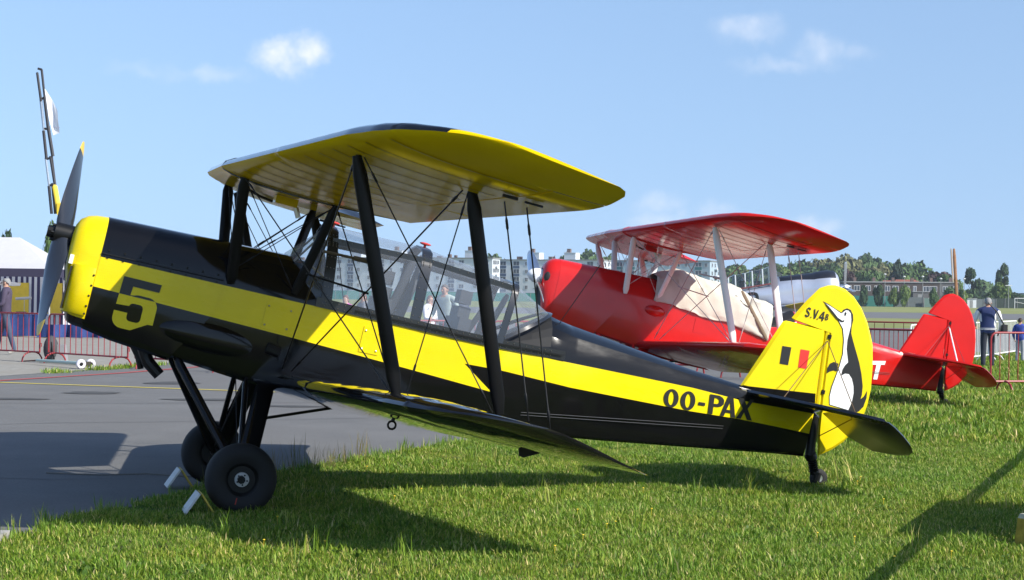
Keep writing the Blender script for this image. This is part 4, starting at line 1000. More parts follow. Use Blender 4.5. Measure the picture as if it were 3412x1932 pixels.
# ================================================================ far buildings
M_RENDER = mat("white_render", (.56, .60, .64), .85, var=.05, vscale=.4)
M_RENDERB = mat("blue_grey_render", (.33, .42, .48), .85, var=.05, vscale=.4)
M_CAPB = mat("roof_edge_grey", (.22, .23, .23), .8)
M_GLASSW = mat("window_glass", (.05, .065, .085), .15)
M_FRAMEW = mat("window_frame_white", (.55, .56, .57), .6)
M_BLUEP = mat("blue_balcony_panel", (.05, .085, .15), .6)
M_TEALP = mat("teal_balcony_panel", (.02, .13, .14), .6)
M_CHIM = mat("chimney_brick", (.13, .085, .07), .9)
_wm = {}
def window(parent, x, z, w, h, y=0.0, axis='y', m=None, two=True):
    """a framed window proud of the wall; shared mesh for each size"""
    key = (round(w, 2), round(h, 2), axis, m.name if m else "", two)
    if key not in _wm:
        mb = MB(); t = .09
        mb.span((-w / 2, -.05, -h / 2), (w / 2, .05, h / 2), 1)
        for a, b in (((-w / 2, -h / 2), (w / 2, -h / 2 + t)), ((-w / 2, h / 2 - t), (w / 2, h / 2)), ((-w / 2, -h / 2 + t), (-w / 2 + t, h / 2 - t)), ((w / 2 - t, -h / 2 + t), (w / 2, h / 2 - t))):
            mb.span((a[0], -.10, a[1]), (b[0], -.052, b[1]), 0)
        if two: mb.span((-.05, -.09, -h / 2 + t), (.05, -.053, h / 2 - t), 0)
        if axis == 'x': mb.v = [Vector((-p.y, p.x, p.z)) for p in mb.v]
        _wm[key] = mb.mesh("window", [M_FRAMEW, m or M_GLASSW], 0)
    o = bpy.data.objects.new("window", _wm[key]); COL.objects.link(o); o.parent = parent
    o.location = (x, y, z) if axis == 'y' else (y, x, z)
    return o

def part(mbf, name, m, parent, angle=0):
    mb = MB(); mbf(mb); return mb.build(name, m, parent, angle)

def apartment(x0, x1, Y, depth, h, label, cols, boxes, end_windows=True, facade=M_RENDER, seed=1):
    W0 = (x1 - x0) / math.cos(R_(24)); root = empty("apartment_block", (x1 - W0 * math.cos(R_(24)), Y + W0 * math.sin(R_(24)), 0), -R_(24), label=label, cat="building", group="apartment blocks beyond the airfield")
    W_ = W0; rnd = random.Random(seed)
    part(lambda b: b.span((0, 0, 0), (W_, depth, h)), "wall", [facade], root)
    part(lambda b: (b.span((-.3, -.3, h), (W_ + .3, depth + .3, h + .35))), "roof", [M_CAPB], root)
    part(lambda b: b.span((.2, -.6, 2.3), (W_ - .2, -.01, 2.55)), "ground_floor_canopy", [M_CAPB], root)
    fl = (h - 2.9) / 4.0 if h > 12 else (h - 2.9) / 3.0; nf = 4 if h > 12 else 3
    for f in range(nf):
        z = 2.9 + fl * f
        for (cx, kind) in cols:
            x = cx * W_
            if kind == 'w': window(root, x, z + 1.5, 1.9, 1.35)
            elif kind == 's': window(root, x, z + 1.5, 1.1, 1.3)
            elif kind == 'b':
                window(root, x, z + 1.65, 2.3, 1.5)
                part(lambda b: b.span((x - 1.2, -.14, z - .1), (x + 1.2, -.01, z + .8)), "balcony_panel", [M_BLUEP if seed != 3 else M_TEALP], root)
            elif kind == 'p':
                part(lambda b: b.span((x - 1.0, -.08, z + 1.1), (x + 1.0, -.01, z + 1.28)), "vent_strip", [M_CAPB], root)
        if end_windows:
            for k, yy in enumerate((.2, .45, .75)):
                if k == 1:
                    part(lambda b: (b.span((W_, depth * .38, z - .1), (W_ + 1.0, depth * .62, z + .05)), b.span((W_ + .94, depth * .38, z + .05), (W_ + 1.0, depth * .62, z + .9))), "balcony", [M_FRAMEW], root)
                w_ = window(root, depth * yy, z + 1.5, 1.4, 1.5, y=W_, axis='x')
    for (cx, wd) in boxes:
        x = cx * W_
        part(lambda b: (b.span((x - wd / 2, 1.5, h + .35), (x + wd / 2, 5.5, h + 2.6)), b.span((x - wd / 2 - .12, 1.38, h + 2.6), (x + wd / 2 + .12, 5.62, h + 2.75))), "stair_head", [M_RENDER], root)
        part(lambda b: b.span((x - wd / 2 + .4, 3, h + 2.75), (x - wd / 2 + 1.6, 4.2, h + 4.1)), "chimney", [M_CHIM], root)
    for k in range(int(W_ / 7)):
        x = rnd.uniform(2, W_ - 2)
        part(lambda b: b.span((x, 4, h + .35), (x + rnd.uniform(.8, 2), 5, h + rnd.uniform(.9, 1.6))), "chimney", [M_CHIM], root)
    mb = MB(); xx = W_ * .62
    mb.tube([(xx, 3, h + .35), (xx, 3, h + 3.2)], .05, 5)
    for z in (1.6, 2.3, 2.9): mb.tube([(xx - .7, 3, h + z), (xx + .7, 3, h + z)], .04, 4)
    mb.build("aerial", [M_FRAMEW], root)
    return root
COLB = [(.04, 'b'), (.17, 'b'), (.27, 's'), (.36, 'p'), (.47, 'w'), (.56, 's'), (.66, 'w'), (.75, 's'), (.88, 'b'), (.96, 's')]
apartment(-64, -6.6, 586, 6, 13.6, "long white apartment block seen through the aircraft canopy", [(.03, 's'), (.08, 'w'), (.15, 'b'), (.2, 's'), (.27, 'w'), (.34, 'b'), (.4, 's'), (.47, 'w'), (.54, 'b'), (.62, 'w'), (.68, 's'), (.76, 'b'), (.82, 'w'), (.9, 's'), (.96, 'b')], [(.17, 4), (.42, 4), (.86, 4)], seed=1)
apartment(-4.6, 30.6, 600, 12, 13.7, "white apartment block with blue panels beside the red biplane's propeller", COLB, [(.32, 4.2), (.67, 4.2)], seed=2)
apartment(36.0, 67.2, 604, 13, 14.0, "blue grey apartment block with teal panels behind the canvas covered cockpits", COLB, [(.60, 4.0)], facade=M_RENDERB, seed=3)
apartment(-150, -72, 640, 12, 13.0, "farther white apartment block standing left of the long one", [(.05 + .09 * k, 'w' if k % 2 else 'b') for k in range(10)], [(.3, 4), (.7, 4)], seed=4, end_windows=False)

M_BRICKD = mat("dark_brick", (.060, .047, .042), .9, var=.12, vscale=1.2)
M_BRICKG = mat("grey_brick", (.10, .10, .10), .9, var=.1, vscale=1.2)
M_TILE = mat("red_roof_tiles", (.22, .07, .045), .9, var=.1, vscale=2)
def rowhouse(x0, w, Y, h, wall, label, wins, roof='flat', chim=True):
    root = empty("row_house", (x0, Y, 0), label=label, cat="house", group="brick houses beyond the far fence")
    part(lambda b: b.span((0, 0, 0), (w, 9, h)), "wall", [wall], root)
    if roof == 'flat': part(lambda b: b.span((-.05, -.25, h), (w + .05, 9.2, h + .28)), "roof", [M_CAPB], root)
    else:
        part(lambda b: b.add([(-.2, -.3, h), (w + .2, -.3, h), (w + .2, 4.5, h + 2.2), (-.2, 4.5, h + 2.2), (-.2, 9.3, h), (w + .2, 9.3, h)], [(0, 1, 2, 3), (3, 2, 5, 4), (0, 3, 4), (1, 5, 2), (0, 4, 5, 1)]), "roof", [M_TILE], root)
    for (cx, z, ww, hh) in wins: window(root, cx * w, z, ww, hh)
    if chim: part(lambda b: b.span((w * .7, 4, h + .28), (w * .7 + .7, 4.7, h + 1.3)), "chimney", [M_CHIM], root)
    return root
hx = [82.0, 86.8, 91.6, 96.4, 101.2, 106.0]
ids = ["first of the dark brick row houses, next to the silver propeller", "dark brick row house with two white upper windows", "dark brick row house behind a small pale garden tree", "dark brick row house with a red tiled roof showing behind", "dark brick row house with three upper windows", "grey brick end house of the dark row beside the tall post"]
for k, x in enumerate(hx):
    wn_ = [(.3, 4.5, 1.3, 1.35), (.72, 4.5, .9 if k % 2 else 1.5, 1.35), (.3, 1.7, 1.4, 1.3), (.72, 1.6, 1.6, 1.3)]
    if k == 4: wn_.append((.5, 4.5, .8, 1.3))
    rowhouse(x, 4.76, 440 + k * .1, 5.9 + .03 * k, M_BRICKD if k < 5 else M_BRICKG, ids[k], wn_)
rowhouse(97.5, 9, 462, 4.6, M_BRICKD, "house with a red tiled pitched roof behind the brick row", [(.3, 4.4, 1.2, 1.2)], roof='pitch')
rowhouse(101.5, 5, 465, 4.9, M_BRICKD, "second red tiled roof showing above the brick row", [], roof='pitch', chim=False)
rowhouse(131.5, 6.0, 455, 3.6, M_RENDERB, "low pale garden house between the dark conifer and the birch", [(.4, 2.0, 1.4, 1.2)], chim=False)
rh = rowhouse(127.0 + 12.5, 16, 470, 6.8, mat("slate_dark_wall", (.035, .037, .045), .8, var=.08), "dark slate house beside the tall birch tree", [(.2, 2.0, 1.8, 1.8), (.7, 4.6, 1.4, 1.4)])
part(lambda b: b.span((2.6, 3, 7.1), (6.5, 6, 8.6)), "chimney_stack", [M_CHIM], rh)

# garden fences, windbreak screens and sheds along the far side of the field
M_SCR = [mat("teal_windbreak", (.02, .15, .13), .8, var=.1), mat("grey_board_fence", (.10, .12, .125), .9, var=.1), mat("pale_green_screen", (.12, .20, .17), .9, var=.1), mat("dark_hedge_fence", (.025, .04, .03), .9, var=.2, vscale=2)]
def screen(xa, xb, Y, h, k, label):
    root = empty("fence_panel", ((xa + xb) / 2, Y, 0), label=label, cat="fence", group="screens along the far edge of the field")
    w = xb - xa
    part(lambda b: b.span((-w / 2, -.04, .05), (w / 2, .04, h)), "screen_sheet", [M_SCR[k]], root)
    for i in range(max(2, int(w / 3)) + 1):
        x = -w / 2 + w * i / max(2, int(w / 3)); part(lambda b: b.tube([(x, -.1, 0), (x, -.1, h + .1)], .06, 6), "fence_post", [M_CAPB], root)
scr = [(82, 92.5, 430, 2.6, 0, "bright teal windbreak nearest the silver propeller"), (92.6, 100, 432, 2.4, 1, "grey board fence with a dark gate behind the yellow rudder"), (100, 104, 431, 2.2, 2, "pale green screen left of the short teal one"), (104.4, 107, 430.5, 2.1, 0, "short teal windbreak between two dark bins"), (112, 118, 433, 2.2, 1, "grey garden fence behind the red rudder"),
       (118, 133, 436, 2.4, 3, "dark hedge behind the white goal"), (133.4, 136.5, 433, 2.0, 1, "grey fence behind the man in the varsity jacket"), (139, 152, 434, 2.4, 3, "dark hedge below the slate house"),
       (-60, -14, 450, 2.3, 0, "long teal windbreak seen through the front canopy panes"), (-13.8, 14, 452, 2.2, 0, "teal windbreak seen through the rear canopy panes"), (14.2, 40, 450, 2.1, 2, "pale green screen behind the red nose"), (40, 81.8, 455, 2.3, 3, "long dark hedge behind the silver monoplane")]
for s_ in scr: screen(*s_)
def shed(x, Y, w, h, m, label, rm=M_CAPB):
    root = empty("garden_shed", (x, Y, 0), label=label, cat="shed", group="sheds beyond the field")
    part(lambda b: b.span((-w / 2, 0, 0), (w / 2, 2.5, h)), "wall", [m], root)
    part(lambda b: b.span((-w / 2 - .15, -.2, h), (w / 2 + .15, 2.7, h + .18)), "roof", [rm], root)
    part(lambda b: b.span((-w * .2, -.05, .1), (w * .12, -.005, h * .85)), "door", [M_CAPB], root)
shed(109.0, 431, 2.4, 2.3, M_FRAMEW, "white shed with a dark door beside the grey one"); shed(111.6, 431, 2.2, 2.2, M_RENDER, "grey white shed with a dark window near the red rudder")
shed(100.8, 438, 3.8, 3.7, M_BRICKG, "tall grey garage standing behind the teal screens"); shed(138.0, 431, 2.0, 2.1, M_FRAMEW, "white shed at the end of the dark hedge")
# goal
gr = empty("football_goal", (124.0, 425, 0), label="white football goal in front of the far dark hedge", cat="goal")
for x in (-3.7, 3.7): part(lambda b: b.tube([(x, 0, 0), (x, 0, 2.44)], .09, 8), "goal_post", [M_FRAMEW], gr)
part(lambda b: b.tube([(-3.7, 0, 2.44), (3.7, 0, 2.44)], .09, 8), "crossbar", [M_FRAMEW], gr)
part(lambda b: (b.tube([(-3.7, .1, 1.6), (0, .6, 1.0), (3.7, .1, .6)], .05, 5)), "net_rope", [M_FRAMEW], gr)
# lamp standards along the far road
for k, (px, top) in enumerate(((2949, 915), (3013, 923), (3075, 923), (3135, 930), (3213, 930), (3361, 952))):
    p = at(px, top, 425); root = empty("street_lamp", (p.x, 425, 0), label="thin grey lamp standard in front of the brick houses", cat="lamp post", group="lamp standards by the far houses")
    part(lambda b: b.tube([(0, 0, 0), (0, 0, p.z)], [.10, .06], 6), "pole", [M_CAPB], root)
    part(lambda b: b.sphere((0, 0, p.z + .1), (.35, .3, .2), nu=8, nv=5) if k != 5 else b.span((-.8, -.15, p.z), (.8, .15, p.z + .15)), "lamp_head", [M_FRAMEW], root)

# ================================================================ trees
def foliage(name, c, tr=.25, isl=.28):
    m = mat(name, c, .7, island=isl, var=.25, vscale=.35, spec=.2)
    return m
FOL = dict(green=foliage("foliage_mid_green", (.065, .115, .034)), dark=foliage("foliage_dark_green", (.040, .075, .030)), lime=foliage("foliage_light_green", (.11, .165, .040)),
           olive=foliage("foliage_olive", (.13, .135, .055)), copper=foliage("foliage_copper", (.065, .036, .036)), conifer=foliage("foliage_conifer", (.028, .050, .028)))
M_BARK = mat("bark", (.06, .045, .03), .9, var=.3)
_crown = {}
def crown_mesh(kind, var):
    key = (kind, var)
    if key in _crown: return _crown[key]
    rnd = random.Random(hash(key) % 1000 if False else var * 17 + len(kind)); lobes = []
    if kind == 'round':
        for _ in range(17):
            a = rnd.uniform(0, 6.28); r = rnd.uniform(0, .62); z = rnd.uniform(.28, .92); k = math.sin(math.pi * min(1, max(0, (z - .08) / .98)))
            lobes.append((r * k * math.cos(a), r * k * math.sin(a), z * .86, rnd.uniform(.20, .36)))
        lobes.append((0, 0, .5, .5))
    elif kind == 'tall':
        for _ in range(18):
            z = rnd.uniform(.22, .92); k = 1 - abs(z - .5) * 1.1; a = rnd.uniform(0, 6.28)
            lobes.append((.45 * k * math.cos(a), .45 * k * math.sin(a), z, rnd.uniform(.12, .24)))
    else:                                           # conifer
        for i in range(22):
            z = .12 + .85 * i / 22; k = (1 - z) ** .8; a = rnd.uniform(0, 6.28)
            lobes.append((.5 * k * math.cos(a), .5 * k * math.sin(a), z, .10 + .30 * k))
    vs, fs = [], []
    for (x, y, z, r) in lobes:
        for _ in range(int(170 * (r / .28) ** 1.5)):
            t = rnd.uniform(-1, 1); a = rnd.uniform(0, 6.28); s = math.sqrt(1 - t * t); n_ = Vector((s * math.cos(a), s * math.sin(a), t))
            rr = r * rnd.uniform(.72, 1.06); p = Vector((x, y, z)) + Vector((n_.x * rr, n_.y * rr, n_.z * rr * .62))
            if p.z < .05: continue
            q = (n_ + Vector((rnd.uniform(-.8, .8), rnd.uniform(-.8, .8), rnd.uniform(-.5, .9)))).normalized()
            e = q.orthogonal().normalized(); f_ = q.cross(e); w = rnd.uniform(.045, .095); h = w * rnd.uniform(.5, .9)
            ang = rnd.uniform(0, 6.28); e, f_ = e * math.cos(ang) + f_ * math.sin(ang), f_ * math.cos(ang) - e * math.sin(ang)
            k = len(vs); vs += [p - e * w, p - f_ * h, p + e * w, p + f_ * h]; fs.append((k, k + 1, k + 2, k + 3))
    me = bpy.data.meshes.new("crown"); me.from_pydata([tuple(v) for v in vs], [], fs); me.materials.append(FOL['green'])
    _crown[key] = me; return me
_trunk = None
def tree(x, Y, h, r, fol, label, kind='round', var=None, cat="tree", group="trees beyond the airfield", z0=0.0, name="tree"):
    global _trunk
    root = empty(name, (x, Y, z0), random.uniform(0, 6.28), label=label, cat=cat, group=group)
    if _trunk is None:
        mb = MB(); mb.tube([(0, 0, 0), (.02, 0, .3), (0, .02, .6)], [.045, .03, .012], 7)
        for a in range(5): mb.tube([(0, 0, .22 + .05 * a), (.22 * math.cos(a * 1.3), .22 * math.sin(a * 1.3), .45 + .06 * a)], [.016, .005], 5)
        _trunk = mb.mesh("trunk", [M_BARK])
    t = bpy.data.objects.new("trunk", _trunk); COL.objects.link(t); t.parent = root; t.scale = (h * .55, h * .55, h)
    c = bpy.data.objects.new("crown", crown_mesh(kind, random.randint(0, 3) if var is None else var)); COL.objects.link(c); c.parent = root; c.scale = (r, r, h)
    c.material_slots[0].link = 'OBJECT'; c.material_slots[0].material = FOL[fol]
    return root
def tree_px(px, top, Y, wpx, fol, label, kind='round', base=None):
    p = at(px, top, Y); r = wpx / CAM_F * Y * .5 / .70
    return tree(p.x, Y, max(p.z / .98, 2.0), r, fol, label, kind)
# wooded rise behind the brick houses: big crowns read one by one
wood = [(2450, 868, 620, 150, 'green'), (2560, 862, 640, 160, 'dark'), (2655, 868, 600, 150, 'green'), (2745, 858, 620, 150, 'olive'), (2815, 850, 600, 140, 'olive'), (2890, 846, 650, 120, 'dark'), (2940, 868, 640, 120, 'green'), (2985, 872, 660, 120, 'green'),
        (3050, 872, 640, 140, 'green'), (3085, 895, 600, 90, 'lime'), (2860, 890, 570, 90, 'olive'), (2780, 885, 560, 100, 'green'), (2700, 895, 560, 110, 'dark'), (2600, 895, 560, 110, 'green'), (2500, 900, 560, 120, 'lime'), (2930, 905, 560, 90, 'green'), (3010, 905, 560, 100, 'lime'), (3100, 912, 580, 60, 'green'),
        (2385, 890, 640, 110, 'green'), (2330, 880, 700, 90, 'dark')]
rw = random.Random(21)
for k in range(34):                                  # second rank, filling the wood
    px = 2395 + k * 21; top = lerp_tab([(2395, 885), (2560, 872), (2745, 868), (2830, 860), (2890, 856), (2960, 872), (3060, 880), (3110, 915)], px) + rw.uniform(2, 30)
    wood.append((px, top, rw.uniform(560, 700), rw.uniform(85, 130), rw.choice(['green', 'green', 'dark', 'olive', 'lime'])))
for k, w_ in enumerate(wood): tree_px(*w_, dict(green="mid green", dark="dark green", olive="olive tinted", lime="light green")[w_[4]] + " broadleaved tree of the wood on the rise behind the houses")
mb_w = [(2835, 893, 505, 70, 'copper', 'round', "copper leaved tree beside the silver propeller"), (2895, 898, 500, 110, 'green', 'round', "green domed tree behind the first brick houses"), (2990, 872, 500, 75, 'conifer', 'conifer', "dark spreading conifer rising behind the brick row"), (3135, 903, 560, 110, 'copper', 'round', "wide copper beech behind the end house"),
        (3155, 912, 480, 90, 'green', 'round', "green tree beside the tall post"), (3240, 902, 470, 72, 'dark', 'tall', "tall dark evergreen right of the post"), (3340, 890, 490, 62, 'dark', 'tall', "tall leaning birch left of the slate house"), (3335, 938, 440, 62, 'lime', 'round', "small pale green tree below the birch"), (3290, 930, 700, 110, 'green', 'round', "distant hazy tree between the evergreen and the birch"),
        (2980, 950, 425, 40, 'lime', 'round', "small pale green garden tree before the brick row"), (3015, 948, 424, 34, 'lime', 'round', "second small garden tree before the brick row"), (3112, 955, 424, 34, 'green', 'round', "garden tree near the grey end house"), (2878, 942, 426, 34, 'dark', 'round', "dark garden tree near the teal windbreak"), (2930, 945, 427, 36, 'dark', 'round', "dark shrub tree in front of the brick row"), (3165, 955, 426, 60, 'green', 'round', "bushy tree at the foot of the tall post"), (3205, 962, 426, 44, 'lime', 'round', "light green bush right of the tall post"),
        (1640, 842, 680, 90, 'green', 'round', "green tree above the roof of the long apartment block"), (1685, 850, 670, 60, 'copper', 'round', "copper tree above the apartment roofs"), (1580, 868, 690, 60, 'green', 'round', "small tree top left of the stair head"), (1780, 855, 680, 70, 'green', 'round', "tree behind the middle apartment block's stair head"), (1845, 840, 690, 60, 'copper', 'round', "copper tree between the two roof boxes"), (1890, 842, 680, 80, 'lime', 'round', "light green tree between the two roof boxes"), (1960, 833, 690, 130, 'green', 'round', "large tree left of the red wing tip"), (2020, 840, 700, 100, 'green', 'round', "tree under the red wing tip"), (2200, 850, 700, 160, 'green', 'round', "broad tree behind the red upper wing"),
        (172, 742, 150, 62, 'green', 'round', "green tree behind the white marquee and propeller"), (20, 770, 190, 80, 'dark', 'round', "dark tree top behind the marquee roof")]
for (px, top, Y, w_, f_, kd, lb) in mb_w: tree_px(px, top, Y, w_, f_, lb, kd)
# low shrubs under the wood so that no bare horizon shows
for k in range(26):
    px = 2420 + k * 40; tree_px(px, 985 - random.uniform(0, 14), 445 + 5 * (k % 3) + (0 if px < 2800 or px > 3200 else 40), 60, random.choice(['dark', 'green', 'olive']), "low garden shrub in the hedge line beyond the field")
for k in range(40):
    px = -60 + k * 38; tree_px(px, 962 - random.uniform(0, 16), 720, 70, random.choice(['dark', 'green']), "low distant tree of the belt behind the apartment blocks")
# ================================================================ crowd barriers
M_BAR = mat("red_barrier_paint", (.27, .018, .022), .45, var=.08, vscale=3)
M_BARW = mat("white_barrier_paint", (.72, .72, .70), .5)
_bar = {}
def barrier(p, q, label, m=M_BAR, group="red crowd barriers", npale=14, feet=True):
    p, q = Vector((*p, 0)), Vector((*q, 0)); d = q - p; L = d.length
    root = empty("crowd_barrier", p, math.atan2(d.y, d.x), label=label, cat="barrier", group=group)
    key = (round(L, 1), npale)
    if key not in _bar:
        r = .12; z0, z1 = .22, 1.08; fr = []
        for a, b, c in ((0, 0, 0),):
            pts = []
            for (cx, cz, a0) in ((r, z1 - r, 180), (L - r, z1 - r, 90)):
                for k in range(5): t = math.radians(a0 - k * 22.5); pts.append((cx + r * math.cos(t), 0, cz + r * math.sin(t)))
            pts = [(0, 0, z0)] + pts + [(L, 0, z0)]
        mb = MB(); mb.tube(pts, .019, 8); mb.tube([(0, 0, z0), (L, 0, z0)], .019, 8); fm = mb.mesh("barrier_frame", [M_BAR])
        mb = MB(); mb.tube([(0, 0, z0), (0, 0, z1)], .0085, 6); pm = mb.mesh("pale", [M_BAR])
        mb = MB(); arc = [(0, -.27, .0), (0, -.25, .09), (0, -.19, .17), (0, -.10, .21), (0, 0, .222), (0, .10, .21), (0, .19, .17), (0, .25, .09), (0, .27, .0)]
        mb.tube(arc, .018, 7); ft = mb.mesh("foot", [M_BAR])
        mb = MB(); mb.tube([(L, 0, .42), (L + .06, 0, .42), (L + .06, 0, .34)], .010, 5); hk = mb.mesh("hook", [M_BAR])
        _bar[key] = (fm, pm, ft, hk)
    fm, pm, ft, hk = _bar[key]
    def ob(n, me, x=0, rz=0):
        o = bpy.data.objects.new(n, me); COL.objects.link(o); o.parent = root; o.location = (x, 0, 0); o.rotation_euler = (0, 0, rz)
        if m is not M_BAR: o.material_slots[0].link = 'OBJECT'; o.material_slots[0].material = m
        return o
    ob("barrier_frame", fm)
    for k in range(1, npale): ob("pale", pm, L * k / npale)
    if feet:
        for x in (.28, L - .28): ob("foot", ft, x, .0)
    ob("hook", hk)
    return root
B = [(-12.8, 41.6), (-10.55, 39.75), (-10.3, 39.55), (-8.05, 37.3), (-7.85, 37.1), (-5.6, 35.7), (-5.4, 35.6), (-3.1, 36.3), (-2.9, 36.4), (-.6, 37.2), (-.4, 37.3), (1.9, 37.8), (2.1, 37.8), (4.2, 36.9), (4.35, 36.7), (6.1, 34.2), (6.2, 34.0), (8.15, 31.9), (8.45, 31.3), (10.9, 32.0)]
bl = ["red crowd barrier in front of the man in the purple top", "red crowd barrier behind the grey rucksack", "red crowd barrier under the yellow nose", "red crowd barrier behind the undercarriage", "red crowd barrier behind the black fuselage", "red crowd barrier seen through the rear canopy pane", "red crowd barrier in front of the grassy field behind the red nose", "red crowd barrier under the red lower wing", "red crowd barrier behind the red rudder", "red crowd barrier between the red tailplane and the boy"]
for k in range(0, len(B), 2): barrier(B[k], B[k + 1], bl[k // 2])
barrier((5.5, 44.5), (8.0, 44.8), "dark red barrier standing back behind the yellow rudder", npale=11)
barrier((8.2, 44.8), (10.5, 43.2), "red barrier standing back beside the man's legs", npale=11)
for k, (a, b) in enumerate((((8.9, 39.6), (10.8, 43.2)), ((10.9, 43.4), (12.6, 46.9)), ((12.8, 47.3), (14.5, 51)))):
    barrier(a, b, ["white barred barrier right behind the red rudder", "white barred barrier behind the man in the varsity jacket", "white barred barrier behind the boy in blue"][k], m=M_BARW, group="white barriers along the field", npale=18)
fence_sign = MB(); fence_sign.span((-.25, -.01, .22), (.25, .01, .62)); o = fence_sign.build("red_panel", [M_BAR], loc=(9.05, 39.5, .2)); tag(o, "small plain red panel hung on the white barred barrier", "panel"); o.rotation_euler = (0, 0, 1.08)

# ================================================================ marquee
M_CANV = mat("white_marquee_canvas", (.80, .80, .83), .8, var=.03, bump=.06, bscale=5)
def translucent(m, f):
    n, l = m.node_tree.nodes, m.node_tree.links; b = n["Principled BSDF"]; t = n.new("ShaderNodeBsdfTranslucent"); x = n.new("ShaderNodeMixShader"); x.inputs[0].default_value = f
    src = b.inputs["Base Color"]
    if src.is_linked: l.new(src.links[0].from_socket, t.inputs[0])
    else: t.inputs[0].default_value = src.default_value
    l.new(b.outputs[0], x.inputs[1]); l.new(t.outputs[0], x.inputs[2]); l.new(x.outputs[0], n["Material Output"].inputs[0])
translucent(M_CANV, .5)
M_NAVY = mat("navy_valance", (.025, .022, .05), .8)
def stripes_mat(name, c1, c2, scale, axis=0):
    m = bpy.data.materials.new(name); m.use_nodes = True; n, l = m.node_tree.nodes, m.node_tree.links; b = n["Principled BSDF"]; b.inputs["Roughness"].default_value = .85
    t = n.new("ShaderNodeTexCoord"); s = n.new("ShaderNodeSeparateXYZ"); l.new(t.outputs["Object"], s.inputs[0])
    ml = n.new("ShaderNodeMath"); ml.operation = 'MULTIPLY'; ml.inputs[1].default_value = scale; l.new(s.outputs[axis], ml.inputs[0])
    fr = n.new("ShaderNodeMath"); fr.operation = 'FRACT'; l.new(ml.outputs[0], fr.inputs[0]); gt = n.new("ShaderNodeMath"); gt.operation = 'GREATER_THAN'; gt.inputs[1].default_value = .5; l.new(fr.outputs[0], gt.inputs[0])
    mx = n.new("ShaderNodeMixRGB"); mx.inputs["Color1"].default_value = (*c1, 1); mx.inputs["Color2"].default_value = (*c2, 1); l.new(gt.outputs[0], mx.inputs["Fac"]); l.new(mx.outputs[0], b.inputs["Base Color"])
    return m
M_STR = stripes_mat("navy_white_stripes", (.72, .72, .75), (.055, .05, .12), 5.0, 0)
M_STRY = stripes_mat("navy_white_stripes_side", (.72, .72, .75), (.055, .05, .12), 5.0, 1)
translucent(M_STR, .4); translucent(M_STRY, .4)
mx0, mx1, my0, my1, ze = -23.0, -15.55, 60.0, 63.6, 2.32
mq = empty("marquee", ((mx0 + mx1) / 2, (my0 + my1) / 2, 0), label="white marquee with striped navy walls behind the red barriers", cat="marquee")
cx, cy = (mx1 - mx0) / 2, (my1 - my0) / 2
rx = cx - 1.6
part(lambda b: b.add([(-cx, -cy, ze), (cx, -cy, ze), (cx, cy, ze), (-cx, cy, ze), (-rx, 0, 3.42), (rx, 0, 3.42)], [(0, 1, 5, 4), (1, 2, 5), (2, 3, 4, 5), (3, 0, 4)]), "canvas_roof", [M_CANV], mq)
part(lambda b: (b.span((-cx, -cy - .01, ze - .28), (cx, -cy + .01, ze)), b.span((cx - .01, -cy + .02, ze - .28), (cx + .01, cy, ze))), "valance", [M_NAVY], mq)
def wavy(p, q, h0, h1, amp, n=60):
    p, q = Vector(p), Vector(q); d = (q - p).normalized(); nr = Vector((-d.y, d.x, 0)); v = []
    for i in range(n + 1):
        c = p.lerp(q, i / n); o_ = amp * math.sin(i * .9) + amp * .5 * math.sin(i * 2.3); v += [(c + nr * o_) + Vector((0, 0, h0)), (c + nr * o_ * .4) + Vector((0, 0, h1))]
    return v, [(2 * i, 2 * i + 2, 2 * i + 3, 2 * i + 1) for i in range(n)]
part(lambda b: b.add(*wavy((-cx, cy - .1, 0), (cx, cy - .1, 0), 0, ze, .07)), "back_wall", [M_STR], mq, 60)
part(lambda b: b.add(*wavy((cx - .08, .1, 0), (cx - .08, cy - .2, 0), 0, ze, .07, 36)), "side_wall", [M_STRY], mq, 60)
M_POLE = mat("tent_pole", (.55, .55, .56), .4, .5)
for x, y_ in ((cx - .1, -cy + .1), (-cx + .1, -cy + .1), (cx - .1, cy - .3), (0, -cy + .1)):
    part(lambda b: b.tube([(x, y_, 0), (x, y_, ze)], .03, 8), "tent_pole", [M_POLE], mq)
for x in (3.1, 1.6): part(lambda b: b.span((x - .45, cy - .30, .75), (x + .45, cy - .24, 1.85)), "tent_window", [mat("yellow_tent_window", (.70, .52, .05), .7, var=.1)], mq)
def thing_mesh(name, mb, mats, loc, label, cat, group=None, rz=0, angle=35):
    o = mb.build(name, mats, loc=loc, angle=angle); o.rotation_euler = (0, 0, rz); return tag(o, label, cat, group)
mb = MB(); mb.box((0, 0, .17), (.33, .33, .34), taper=.94); mb.box((0, 0, .36), (.12, .12, .05)); thing_mesh("tent_weight", mb, [mat("yellow_plastic", (.68, .46, .03), .5)], (mx1 - .02, my0 - .05, 0), "yellow plastic weight at the foot of the marquee pole", "weight")
tb = empty("table", (-18.6, 60.9, 0), label="long table under a blue cloth inside the marquee", cat="table")
part(lambda b: b.span((-2.6, -.4, .72), (2.6, .4, .76)), "table_top", [mat("blue_cloth", (.016, .042, .16), .8, var=.2)], tb)
part(lambda b: (b.add(*wavy((-2.6, -.42, 0), (2.6, -.42, 0), .03, .75, .04))), "cloth_drop", [MATS["blue_cloth"]], tb, 60)
mb = MB()
for k in range(9): mb.box((-2.2 + k * .5, random.uniform(-.2, .2), .79 + .02 * (k % 3)), (.3, .24, .05 + .03 * (k % 2)))
thing_mesh("table_goods", mb, [mat("dark_goods", (.05, .04, .06), .6, island=.8)], (-18.6, 60.9, 0), "mixed dark and white goods laid out along the blue table", "goods")["kind"] = "stuff"
